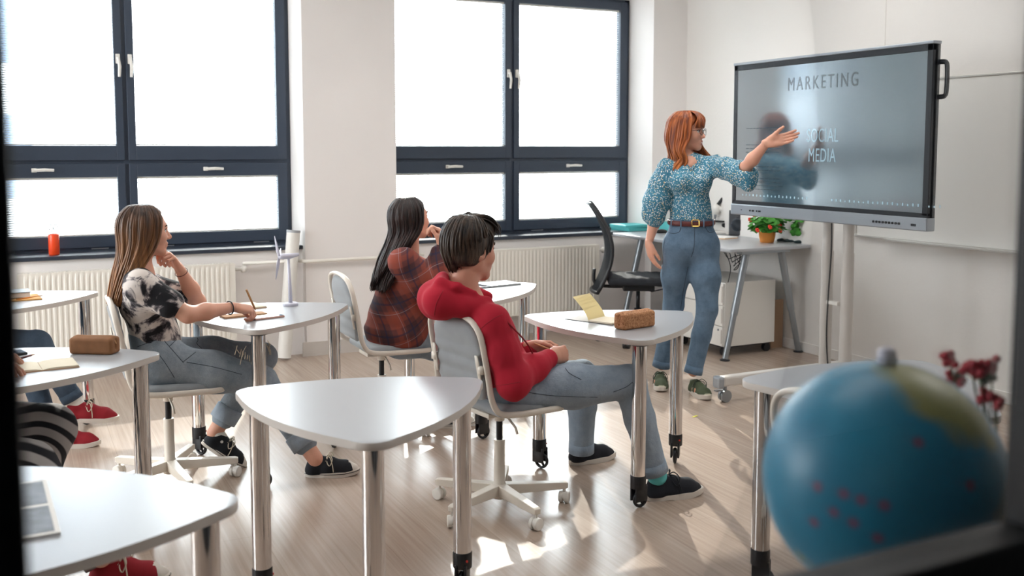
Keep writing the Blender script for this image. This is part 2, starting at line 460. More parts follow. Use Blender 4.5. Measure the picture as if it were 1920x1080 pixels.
def tiedye():
    m, nt, b = newmat('black_white_tie_dye')
    tc = nt.nodes.new('ShaderNodeTexCoord')
    n = N(nt, 'ShaderNodeTexNoise', Scale=9.0, Detail=6.0, Roughness=0.62, Distortion=0.6); nt.links.new(tc.outputs['Object'], n.inputs['Vector'])
    rp = nt.nodes.new('ShaderNodeValToRGB'); e = rp.color_ramp.elements; e[0].position = 0.46; e[0].color = hexc('#15161c'); e[1].position = 0.55; e[1].color = hexc('#d8cfc8')
    x = e.new(0.50); x.color = hexc('#6c666a')
    nt.links.new(n.outputs['Fac'], rp.inputs['Fac']); nt.links.new(rp.outputs['Color'], b.inputs['Base Color'])
    b.inputs['Roughness'].default_value = 0.9
    n3 = N(nt, 'ShaderNodeTexNoise', Scale=24.0, Detail=3.0); nt.links.new(tc.outputs['Object'], n3.inputs['Vector'])
    bp = nt.nodes.new('ShaderNodeBump'); bp.inputs['Strength'].default_value = 0.4; bp.inputs['Distance'].default_value = 0.006
    nt.links.new(n3.outputs['Fac'], bp.inputs['Height']); nt.links.new(bp.outputs['Normal'], b.inputs['Normal'])
    return m
MT['tiedye'] = tiedye()
def plaid():
    m, nt, b = newmat('rust_plaid_flannel')
    at = nt.nodes.new('ShaderNodeAttribute'); at.attribute_name = 'weave'
    sx = nt.nodes.new('ShaderNodeSeparateXYZ'); nt.links.new(at.outputs['Vector'], sx.inputs[0])
    tc = nt.nodes.new('ShaderNodeTexCoord')
    def band(src, per, wid, off=0.0, soft=0.02):
        f = math_n(nt, 'FRACT', math_n(nt, 'ADD', math_n(nt, 'DIVIDE', src, per), off))
        d = math_n(nt, 'ABSOLUTE', math_n(nt, 'SUBTRACT', f, 0.5))
        mr = nt.nodes.new('ShaderNodeMapRange'); mr.inputs['From Min'].default_value = wid + soft; mr.inputs['From Max'].default_value = wid - soft
        nt.links.new(d, mr.inputs['Value']); return mr.outputs[0]
    U = sx.outputs['X']; W = sx.outputs['Y']
    base = hexc('#864338')
    c = mixc(nt, math_n(nt, 'MULTIPLY', band(U, 0.14, 0.22), 0.55), base, hexc('#26202a'))
    c = mixc(nt, math_n(nt, 'MULTIPLY', band(W, 0.15, 0.22), 0.55), c, hexc('#26202a'))
    c = mixc(nt, math_n(nt, 'MULTIPLY', band(U, 0.14, 0.09, 0.5), 0.5), c, hexc('#8f412f'))
    c = mixc(nt, math_n(nt, 'MULTIPLY', band(W, 0.15, 0.09, 0.5), 0.5), c, hexc('#8f412f'))
    for s_, p_ in ((U, 0.14), (W, 0.15)):
        c = mixc(nt, math_n(nt, 'MULTIPLY', band(s_, p_, 0.008, 0.31, 0.006), 0.45), c, hexc('#a8a0a4'))
        c = mixc(nt, math_n(nt, 'MULTIPLY', band(s_, p_, 0.03, 0.0, 0.01), 0.6), c, hexc('#1c2440'))
    nt.links.new(c, b.inputs['Base Color'])
    b.inputs['Roughness'].default_value = 0.93
    n3 = N(nt, 'ShaderNodeTexNoise', Scale=20.0, Detail=3.0); nt.links.new(tc.outputs['Object'], n3.inputs['Vector'])
    bp = nt.nodes.new('ShaderNodeBump'); bp.inputs['Strength'].default_value = 0.4; bp.inputs['Distance'].default_value = 0.006
    nt.links.new(n3.outputs['Fac'], bp.inputs['Height']); nt.links.new(bp.outputs['Normal'], b.inputs['Normal'])
    return m
MT['plaid'] = plaid()
def stripes():
    m, nt, b = newmat('black_white_stripes')
    at = nt.nodes.new('ShaderNodeAttribute'); at.attribute_name = 'weave'
    sx = nt.nodes.new('ShaderNodeSeparateXYZ'); nt.links.new(at.outputs['Vector'], sx.inputs[0])
    f = math_n(nt, 'FRACT', math_n(nt, 'DIVIDE', sx.outputs['X'], 0.046))
    mr = nt.nodes.new('ShaderNodeMapRange'); mr.inputs['From Min'].default_value = 0.04; mr.inputs['From Max'].default_value = -0.04
    nt.links.new(math_n(nt, 'SUBTRACT', math_n(nt, 'ABSOLUTE', math_n(nt, 'SUBTRACT', f, 0.5)), 0.21), mr.inputs['Value'])
    nt.links.new(mixc(nt, mr.outputs[0], hexc('#a8a4a2'), hexc('#16181f')), b.inputs['Base Color'])
    b.inputs['Roughness'].default_value = 0.9
    return m
MT['stripes'] = stripes()
def cork():
    m, nt, b = newmat('cork')
    tc = nt.nodes.new('ShaderNodeTexCoord')
    v = N(nt, 'ShaderNodeTexNoise', Scale=130.0, Detail=6.0, Roughness=0.7, Distortion=1.0); nt.links.new(tc.outputs['Object'], v.inputs['Vector'])
    rp = nt.nodes.new('ShaderNodeValToRGB'); e = rp.color_ramp.elements; e[0].position = 0.36; e[0].color = hexc('#6e4227'); e[1].position = 0.62; e[1].color = hexc('#c9946a')
    x = e.new(0.45); x.color = hexc('#a8744c')
    nt.links.new(v.outputs['Fac'], rp.inputs['Fac']); nt.links.new(rp.outputs['Color'], b.inputs['Base Color'])
    b.inputs['Roughness'].default_value = 0.8
    return m
MT['cork'] = cork()
MT['brown_case'] = plain('brown_suede_case', '#8a5f3e', 0.85, bump=0.3, bscale=90, var=0.12, vscale=25)
def globe_mat():
    m, nt, b = newmat('globe_map')
    tc = nt.nodes.new('ShaderNodeTexCoord')
    n = N(nt, 'ShaderNodeTexNoise', Scale=9.0, Detail=5.0, Roughness=0.6)
    mp = nt.nodes.new('ShaderNodeMapping'); mp.inputs['Location'].default_value = (0.0, 0.0, 0.0)
    nt.links.new(tc.outputs['Object'], mp.inputs['Vector']); nt.links.new(mp.outputs[0], n.inputs['Vector'])
    # ocean: blue with paler shelf patches
    oc = mixc(nt, n.outputs['Fac'], hexc('#086b90'), hexc('#2f93b4'))
    # continents where direction lies near chosen map points
    def spot(c, r0, r1, amp=0.10):
        d = nt.nodes.new('ShaderNodeVectorMath'); d.operation = 'DISTANCE'; d.inputs[1].default_value = c
        nt.links.new(tc.outputs['Object'], d.inputs[0])
        e = math_n(nt, 'ADD', d.outputs['Value'], math_n(nt, 'MULTIPLY', math_n(nt, 'SUBTRACT', n.outputs['Fac'], 0.5), amp))
        mr = nt.nodes.new('ShaderNodeMapRange'); mr.inputs['From Min'].default_value = r1; mr.inputs['From Max'].default_value = r0
        nt.links.new(e, mr.inputs['Value']); return mr.outputs[0]
    m['spots'] = 1
    return m, nt, b, oc, spot
# ------------------------------------------------------------------ sculpting volumes (signed distance fields turned into meshes)
class Vol:
    def __init__(s, h): s.h = h; s.ops = []; s.cuts = []
    def cap(s, a, b, ra, rb=None, k=0.02, flat=None, op='u'):
        a = V(*a); b = V(*b); rb = ra if rb is None else rb
        f = None
        ext = max(ra, rb)
        if flat is not None:
            f = (nrm(flat[0]), flat[1]); ext *= max(1.0, flat[1])
        s.ops.append(('cap', a, b, ra, rb, k, f, op, np.minimum(a, b) - ext, np.maximum(a, b) + ext)); return s
    def chain(s, pts, rads, k=0.02, flat=None, op='u'):
        for i in range(len(pts) - 1): s.cap(pts[i], pts[i + 1], rads[i], rads[i + 1], k, flat, op)
        return s
    def ell(s, c, r, R=None, k=0.02, op='u'):
        c = V(*c); r = V(*r); R = np.eye(3) if R is None else np.array(R, float)
        m = r.max(); s.ops.append(('ell', c, r, R, k, None, None, op, c - m, c + m)); return s
    def rbox(s, c, half, rad, R=None, k=0.01, op='u'):
        c = V(*c); half = V(*half); R = np.eye(3) if R is None else np.array(R, float)
        m = np.linalg.norm(half) + rad; s.ops.append(('box', c, half, R, k, rad, None, op, c - m, c + m)); return s
    def cut(s, p, n, k=0.0):
        """keep the side away from n"""
        s.cuts.append((V(*p), nrm(n), k)); return s
    def mesh(s):
        h = s.h
        lo = np.min([o[8] for o in s.ops if o[7] == 'u'], axis=0) - 4 * h
        hi = np.max([o[9] for o in s.ops if o[7] == 'u'], axis=0) + 4 * h
        dim = np.ceil((hi - lo) / h).astype(int) + 1
        F = np.full(dim, 0.3, dtype=np.float32)
        ax = [(lo[i] + h * np.arange(dim[i])).astype(np.float32) for i in range(3)]
        for o in s.ops:
            kind = o[0]; op = o[7]; k = o[5] if kind == 'cap' else o[4]
            m = k + 3 * h
            i0 = np.clip(np.floor((o[8] - m - lo) / h).astype(int), 0, dim - 1); i1 = np.clip(np.ceil((o[9] + m - lo) / h).astype(int) + 1, 1, dim)
            if np.any(i1 <= i0): continue
            sl = tuple(slice(i0[i], i1[i]) for i in range(3))
            X = ax[0][sl[0]][:, None, None]; Y = ax[1][sl[1]][None, :, None]; Z = ax[2][sl[2]][None, None, :]
            if kind == 'cap':
                _, a, b, ra, rb, _, f, *_r = o
                ba = b - a
                px, py, pz = X - a[0], Y - a[1], Z - a[2]
                if f is not None:
                    w, sc_ = f; g = 1.0 / sc_ - 1.0
                    d = (px * w[0] + py * w[1] + pz * w[2]) * g
                    px = px + d * w[0]; py = py + d * w[1]; pz = pz + d * w[2]
                    ba = ba + w * np.dot(ba, w) * g
                L = max(float(ba @ ba), 1e-9)
                t = np.clip((px * ba[0] + py * ba[1] + pz * ba[2]) / L, 0, 1)
                D = np.sqrt((px - t * ba[0]) ** 2 + (py - t * ba[1]) ** 2 + (pz - t * ba[2]) ** 2) - (ra + (rb - ra) * t)
            elif kind == 'ell':
                _, c, r, R, *_r = o
                px, py, pz = X - c[0], Y - c[1], Z - c[2]
                q = [(px * R[j][0] + py * R[j][1] + pz * R[j][2]) for j in range(3)]
                k0 = np.sqrt(sum((q[j] / r[j]) ** 2 for j in range(3)))
                k1 = np.sqrt(sum((q[j] / r[j] ** 2) ** 2 for j in range(3))) + 1e-6
                D = k0 * (k0 - 1.0) / k1
            else:
                _, c, hf, R, _k, rad, *_r = o
                px, py, pz = X - c[0], Y - c[1], Z - c[2]
                q = [np.abs(px * R[j][0] + py * R[j][1] + pz * R[j][2]) - hf[j] for j in range(3)]
                D = np.sqrt(sum(np.maximum(x, 0) ** 2 for x in q)) + np.minimum(np.maximum(q[0], np.maximum(q[1], q[2])), 0) - rad
            S = F[sl]
            if op == 'u':
                if k > 0:
                    hh = np.maximum(k - np.abs(S - D), 0) / k; F[sl] = np.minimum(S, D) - hh * hh * k * 0.25
                else: F[sl] = np.minimum(S, D)
            else:
                D = -D
                if k > 0:
                    hh = np.maximum(k - np.abs(S - D), 0) / k; F[sl] = np.maximum(S, D) + hh * hh * k * 0.25
                else: F[sl] = np.maximum(S, D)
        for p, n, k in s.cuts:
            D = (ax[0][:, None, None] - p[0]) * n[0] + (ax[1][None, :, None] - p[1]) * n[1] + (ax[2][None, None, :] - p[2]) * n[2]
            if k > 0:
                hh = np.maximum(k - np.abs(F - D), 0) / k; F = np.maximum(F, D) + hh * hh * k * 0.25
            else: F = np.maximum(F, D)
        F[0] = F[-1] = 0.3; F[:, 0] = F[:, -1] = 0.3; F[:, :, 0] = F[:, :, -1] = 0.3
        return nets(F, lo, h)
def nets(F, lo, h):
    dim = np.array(F.shape); st = (dim[1] * dim[2], dim[2], 1)
    ids = []; pts = []; faces = []
    for a in range(3):
        sa = [slice(None)] * 3; sb = [slice(None)] * 3
        sa[a] = slice(0, -1); sb[a] = slice(1, None)
        A = F[tuple(sa)]; B = F[tuple(sb)]
        I = np.nonzero((A < 0) != (B < 0))
        fa = A[I]; fb = B[I]; t = fa / (fa - fb)
        P = np.stack(I, 1).astype(np.float64); P[:, a] += t
        base = I[0] * st[0] + I[1] * st[1] + I[2] * st[2]
        b, c = (a + 1) % 3, (a + 2) % 3
        q = [base - st[b] - st[c], base - st[c], base, base - st[b]]
        for c_ in q: ids.append(c_); pts.append(P)
        fl = fa > 0
        Q = np.stack(q, 1); Q[fl] = Q[fl][:, ::-1]
        faces.append(Q)
    ids = np.concatenate(ids); pts = np.concatenate(pts)
    u, inv = np.unique(ids, return_inverse=True)
    cnt = np.bincount(inv)
    Vv = np.stack([np.bincount(inv, pts[:, i]) / cnt for i in range(3)], 1) * h + lo
    Fc = np.searchsorted(u, np.concatenate(faces))
    return Vv, Fc
def relax(Vv, Fc, it=1, f=0.5):
    n = len(Vv); E = np.concatenate([Fc[:, [0, 1]], Fc[:, [1, 2]], Fc[:, [2, 3]], Fc[:, [3, 0]]])
    for _ in range(it):
        S = np.zeros_like(Vv); c = np.bincount(E.ravel(), minlength=n).astype(float)[:, None]
        for d in range(3):
            S[:, d] = np.bincount(E[:, 0], Vv[E[:, 1], d], n) + np.bincount(E[:, 1], Vv[E[:, 0], d], n)
        Vv = Vv * (1 - f) + f * S / c
    return Vv
def normals(Vv, Fc):
    a, b, c, d = (Vv[Fc[:, i]] for i in range(4))
    fn = np.cross(c - a, d - b); n = np.zeros_like(Vv)
    for i in range(4):
        for k in range(3): n[:, k] += np.bincount(Fc[:, i], fn[:, k], len(Vv))
    return n / (np.linalg.norm(n, axis=1, keepdims=True) + 1e-12)
def wrinkle(Vv, Fc, amp, freq=30.0, axis=(0, 0, 1), seed=0, mask=None):
    """soft cloth folds: warped waves along a direction"""
    r = np.random.RandomState(seed); n = normals(Vv, Fc); ax_ = nrm(axis)
    d = np.zeros(len(Vv))
    for i in range(4):
        w = nrm(ax_ + r.randn(3) * 0.55) * freq * (0.6 + 0.5 * i)
        u = nrm(r.randn(3)) * freq * 0.35
        ph = Vv @ w + 1.9 * np.sin(Vv @ u + r.rand() * 6) + r.rand() * 6
        d += 0.45 * np.sin(ph) / (1 + 0.6 * i) + 1.5 * ((1 - np.abs(np.sin(ph * 0.5 + 1.0))) ** 2.5 - 0.18) / (1 + 0.5 * i)
    d = d / 1.6
    if mask is not None: d = d * mask
    return Vv + n * (amp * d)[:, None]
def to_mesh(name, parts, origin=(0, 0, 0), weave=None):
    """parts: list of (verts, quads); joined into one mesh"""
    vs = []; fs = []; off = 0
    for a, b in parts:
        vs.append(a); fs.append(np.asarray(b) + off); off += len(a)
    Vv = np.concatenate(vs) - V(*origin)
    me = bpy.data.meshes.new(name)
    Fc = np.concatenate(fs)
    me.vertices.add(len(Vv)); me.vertices.foreach_set('co', Vv.astype(np.float32).ravel())
    me.loops.add(Fc.size); me.loops.foreach_set('vertex_index', Fc.astype(np.int32).ravel())
    me.polygons.add(len(Fc)); me.polygons.foreach_set('loop_start', np.arange(0, Fc.size, 4, dtype=np.int32))
    try: me.polygons.foreach_set('loop_total', np.full(len(Fc), 4, dtype=np.int32))
    except Exception: pass
    me.update(calc_edges=True)
    me.polygons.foreach_set('use_smooth', [True] * len(Fc))
    if weave is not None:
        at = me.attributes.new('weave', 'FLOAT_VECTOR', 'POINT')
        at.data.foreach_set('vector', weave(Vv + V(*origin)).astype(np.float32).ravel())
    return me
def xf(mesh, M):
    """apply 4x4 numpy matrix"""
    Vv, Fc = mesh; return Vv @ M[:3, :3].T + M[:3, 3], Fc
def frame(o, x, z, s=1.0):
    """matrix whose local x points along x and local z near z"""
    x = nrm(x); z = V(*z); z = nrm(z - x * np.dot(x, z)); y = np.cross(z, x)
    M = np.eye(4); M[:3, 0] = x * s; M[:3, 1] = y * s; M[:3, 2] = z * s; M[:3, 3] = o
    return M

# ---- head (local frame: x forward, y left, z up, origin mid skull)
_hc = {}
def head_mesh(kind):
    if kind in _hc: return _hc[kind]
    v = Vol(0.0028); m = kind == 'male'
    v.ell((-0.012, 0, 0.032), (0.098, 0.076, 0.088), k=0.0)
    v.ell((0.036, 0, -0.03), (0.052, 0.056, 0.075), k=0.04)
    v.cap((0.055, 0, -0.088), (0.066, 0, -0.100), 0.026, 0.017 if not m else 0.019, k=0.03)
    for s in (-1, 1):
        v.cap((0.0, s * 0.048, -0.05), (0.062, s * 0.012, -0.100), 0.02, 0.014, k=0.03)
        v.ell((0.058, s * 0.036, -0.03), (0.026, 0.024, 0.026), k=0.03)
        v.cap((0.074, s * 0.03, 0.02), (0.083, 0.0, 0.016), 0.012, 0.012, k=0.02)
    for s in (-1, 1):
        v.ell((0.097, s * 0.032, -0.002), (0.015, 0.019, 0.013), k=0.014, op='s')
    v.cap((0.083, 0, 0.008), (0.106, 0, -0.034), 0.0075, 0.0105, k=0.014)
    v.ell((0.103, 0, -0.036), (0.011, 0.010, 0.009), k=0.008)
    for s in (-1, 1): v.ell((0.095, s * 0.011, -0.040), (0.010, 0.007, 0.007), k=0.006)
    v.cap((0.086, -0.014, -0.064), (0.086, 0.014, -0.064), 0.008, 0.008, k=0.012)
    v.cap((0.083, -0.012, -0.076), (0.083, 0.012, -0.076), 0.008, 0.008, k=0.012)
    v.cap((0.100, -0.02, -0.0705), (0.100, 0.02, -0.0705), 0.004, 0.004, k=0.006, op='s')
    for s in (-1, 1):
        R = Matrix.Rotation(s * 0.35, 3, 'Z')
        v.ell((-0.008, s * 0.078, -0.008), (0.020, 0.006, 0.031), R=np.array(R).T, k=0.006)
        v.ell((-0.003, s * 0.0845, -0.004), (0.010, 0.004, 0.018), R=np.array(R).T, k=0.004, op='s')
    r = 0.052 if not m else 0.058
    v.cap((-0.022, 0, -0.06), (-0.045, 0, -0.20), r, r * 1.08, k=0.03, flat=((0, 1, 0), 1.03))
    me = v.mesh(); _hc[kind] = me; return me
def blob(c, r, seg=14):
    bm = bmesh.new(); bmesh.ops.create_uvsphere(bm, u_segments=seg, v_segments=seg // 2 + 2, radius=1.0)
    for w in bm.verts: w.co = Vector((w.co.x * r[0] + c[0], w.co.y * r[1] + c[1], w.co.z * r[2] + c[2]))
    return bm
def face_parts(root, M, brow, origin, smile=False, lipmat=None):
    Mx = Matrix([list(r) for r in M]); T = Matrix.Translation(-Vector(origin)) @ Mx
    def put(name, bm, mat):
        bmesh.ops.transform(bm, matrix=T, verts=bm.verts); o = obj(name, bm, mat, root, smooth=True); return o
    for s in (-1, 1):
        e = put('eye', blob((0.0745, s * 0.032, -0.001), (0.0125, 0.0125, 0.0115)), MT['eyew'])
        put('iris', blob((0.0845, s * 0.032, -0.001), (0.0035, 0.0055, 0.0055)), MT['iris'])
        put('eyelash', tubem([(0.077, s * 0.047, 0.001), (0.0855, s * 0.040, 0.0075), (0.0885, s * 0.031, 0.0085), (0.086, s * 0.021, 0.004)], 0.0016, 5), MT['brow_d'])
        put('eyebrow', tubem([(0.080, s * 0.050, 0.020), (0.090, s * 0.038, 0.026), (0.094, s * 0.02, 0.0225)], [0.0018, 0.003, 0.0026], 6), brow)
    bm = bmesh.new()
    q = .007 if smile else 0.0; wd = .028 if smile else .023
    tube(bm, [(0.077, -wd, -0.0675 + q), (0.090, -0.012, -0.0655), (0.0945, 0, -0.0665), (0.090, 0.012, -0.0655), (0.077, wd, -0.0675 + q)], [0.002, 0.0042, 0.0046, 0.0042, 0.002], 8)
    tube(bm, [(0.077, -wd, -0.0715 + q), (0.087, -0.012, -0.0765 - q * .5), (0.0915, 0, -0.0775 - q * .6), (0.087, 0.012, -0.0765 - q * .5), (0.077, wd, -0.0715 + q)], [0.002, 0.0045, 0.005, 0.0045, 0.002], 8)
    bmesh.ops.recalc_face_normals(bm, faces=bm.faces)
    put('lips', bm, lipmat or MT['lips'])
    if smile:
        put('teeth', tubem([(0.0815, -0.022, -0.067), (0.090, -.011, -.071), (0.0935, 0, -0.0725), (0.090, .011, -.071), (0.0815, 0.022, -0.067)], [0.002, 0.0036, 0.004, .0036, 0.002], 6), MT['teeth'])

# ---- hand: wrist point, direction of the fingers, palm normal, side the thumb is on
def hand_mesh(w, fwd, palm, thumb_side, curls=(20, 20, 20, 20), mid=None, spread=1.0, thumb=(0.8, 0.7, 0.2), tcurl=20, s=1.0, h=0.0024):
    """thumb: direction in (forward, side, palm) axes"""
    f = V(1, 0, 0); n = V(0, 0, 1); sd = V(0, 1, 0)
    v = Vol(h)
    # palm from four metacarpals
    mc = [(0.084, 0.027), (0.088, 0.009), (0.083, -0.009), (0.075, -0.026)]
    for i, (x, y) in enumerate(mc):
        v.cap((0.006, y * 0.55, 0), (x, y, 0), 0.0125, 0.0105, k=0.012, flat=((0, 0, 1), 0.95))
    v.ell((0.042, 0, -0.002), (0.042, 0.033, 0.013), k=0.012)
    v.ell((0.034, 0.020, 0.010), (0.028, 0.014, 0.011), k=0.014)   # thenar pad
    v.ell((0.034, -0.022, 0.006), (0.030, 0.012, 0.010), k=0.012)
    v.cap((-0.020, 0, 0), (0.012, 0, 0), 0.0195, 0.020, k=0.015, flat=((0, 1, 0), 1.28))
    L = [(0.040, 0.025, 0.021), (0.044, 0.028, 0.022), (0.041, 0.026, 0.021), (0.032, 0.020, 0.019)]
    R0 = [0.0092, 0.0095, 0.0090, 0.0080]
    for i, (x, y) in enumerate(mc):
        a = math.radians(curls[i]); sp = math.radians((1.5 - i) * 4.5 * spread)
        p = V(x, y, 0); ang = a * 0.9; r = R0[i]; pr = p - V(0.012, 0, 0)
        for j, l in enumerate(L[i]):
            if j == 1: ang += a * (1.0 if mid is None else mid)
            if j == 2: ang += a * 0.6
            d = V(math.cos(ang) * math.cos(sp), math.cos(ang) * math.sin(sp), math.sin(ang))
            q = p + d * l; r2 = r * 0.93
            v.cap(p, q, r, r2, k=0.004); p = q; r = r2
    tb = V(0.020, 0.020, 0.006); td = nrm(V(*thumb))
    q = tb + td * 0.042; v.cap(tb, q, 0.0145, 0.0115, k=0.014)
    cc = math.radians(tcurl); t2 = nrm(td * math.cos(cc) + V(0.55, -0.6, 0.35) * math.sin(cc)); q2 = q + t2 * 0.031; v.cap(q, q2, 0.0112, 0.0098, k=0.005)
    t3 = nrm(t2 * math.cos(cc) + V(0.4, -0.7, 0.3) * math.sin(cc)); q3 = q2 + t3 * 0.024; v.cap(q2, q3, 0.0098, 0.0082, k=0.004)
    Vv, Fc = v.mesh()
    x = nrm(fwd); z = V(*palm); z = nrm(z - x * np.dot(x, z)); y = np.cross(z, x)
    if thumb_side * 1.0 < 0:
        Vv = Vv * V(1, -1, 1); Fc = Fc[:, ::-1]
    M = np.eye(4); M[:3, 0] = x * s; M[:3, 1] = y * s; M[:3, 2] = z * s; M[:3, 3] = w
    return xf((Vv, Fc), M)

# ---- hair locks
def locks(guides, n, r0, r1, jit, seed=1, seg=5, sub=3, inward=0.0, flatn=0.55, tip=0.3, short=0.0, center=None):
    rnd = np.random.RandomState(seed); G = np.array(guides, float); m = G.shape[1]
    allv = []; allf = []; off = 0
    for i in range(n):
        u = (i + rnd.rand()) / n * (len(G) - 1); a = int(min(u, len(G) - 2)); t = u - a
        P = G[a] * (1 - t) + G[a + 1] * t
        ph = rnd.rand(3) * 6.28; jj = rnd.randn(3) * jit
        w = np.linspace(0, 1, m)[:, None]
        P = P + jj * w ** 0.7 + np.sin(w * (4 + 3 * rnd.rand()) + ph) * jit * 0.5 * w
        if inward > 0:
            cc = G.mean(axis=0); P = P + (cc - P) * inward * rnd.rand()
        if short > 0:
            k = 1 - short * rnd.rand(); nn = m; xs = np.linspace(0, (m - 1) * k, nn)
            P = np.stack([np.interp(xs, np.arange(m), P[:, d]) for d in range(3)], 1)
        C = np.array(catmull(P, sub)); L = len(C)
        T = np.gradient(C, axis=0); T /= np.linalg.norm(T, axis=1, keepdims=True) + 1e-9
        cen = V(0, 0, 0.0) if center is None else V(*center)
        O = C - cen; O[:, 2] *= 0.3; S = np.cross(T, O); S /= np.linalg.norm(S, axis=1, keepdims=True) + 1e-9
        U = np.cross(S, T)
        q = np.linspace(0, 1, L); R = (r0 + (r1 - r0) * q) * np.minimum(1, 0.35 + q * 5) * np.where(q > 0.8, 1 - (q - 0.8) / 0.2 * (1 - tip), 1) * (0.75 + 0.5 * rnd.rand())
        an = np.arange(seg) / seg * 2 * math.pi
        ring = C[:, None, :] + R[:, None, None] * (np.cos(an)[None, :, None] * S[:, None, :] + flatn * np.sin(an)[None, :, None] * U[:, None, :])
        allv.append(ring.reshape(-1, 3))
        ii = np.arange(L - 1)[:, None] * seg; kk = np.arange(seg)[None, :]; k2 = (kk + 1) % seg
        allf.append((np.stack([ii + kk, ii + k2, ii + seg + k2, ii + seg + kk], -1).reshape(-1, 4)) + off)
        off += L * seg
    return np.concatenate(allv), np.concatenate(allf)
def level_guides(phis, levels, comp=None, wave=0.0, wf=2.2, mirror=False):
    """levels: (z, rx, ry, xs, ys) cross sections the locks run down through"""
    G = []
    for ph in phis:
        P = []
        for j, lv in enumerate(levels):
            z, rx, ry, xs = lv[:4]; ys = lv[4] if len(lv) > 4 else 0.0
            c = 1.0 if comp is None else comp[j]
            p = 180 + (ph - 180) * c; a = math.radians(p)
            w = wave * math.sin(j * wf + ph * 0.05) * max(0, j - len(levels) * 0.35) / len(levels) * 2
            P.append((rx * math.cos(a) + xs + w * 0.6, ry * math.sin(a) + ys + w, z))
        G.append(P)
    return G
def scalp(grow=0.009, cutp=(0.045, 0, 0.035), cutn=(1, 0, -0.55), low=-0.075, male=False):
    v = Vol(0.004)
    v.ell((-0.012, 0, 0.032), (0.098 + grow, 0.076 + grow, 0.088 + grow), k=0)
    v.ell((-0.035, 0, -0.02), (0.072 + grow * .5, 0.068 + grow * .5, 0.075), k=0.03)
    v.cut(cutp, cutn, k=0.01); v.cut((0, 0, low), (0, 0, -1), k=0.01)
    return v.mesh()

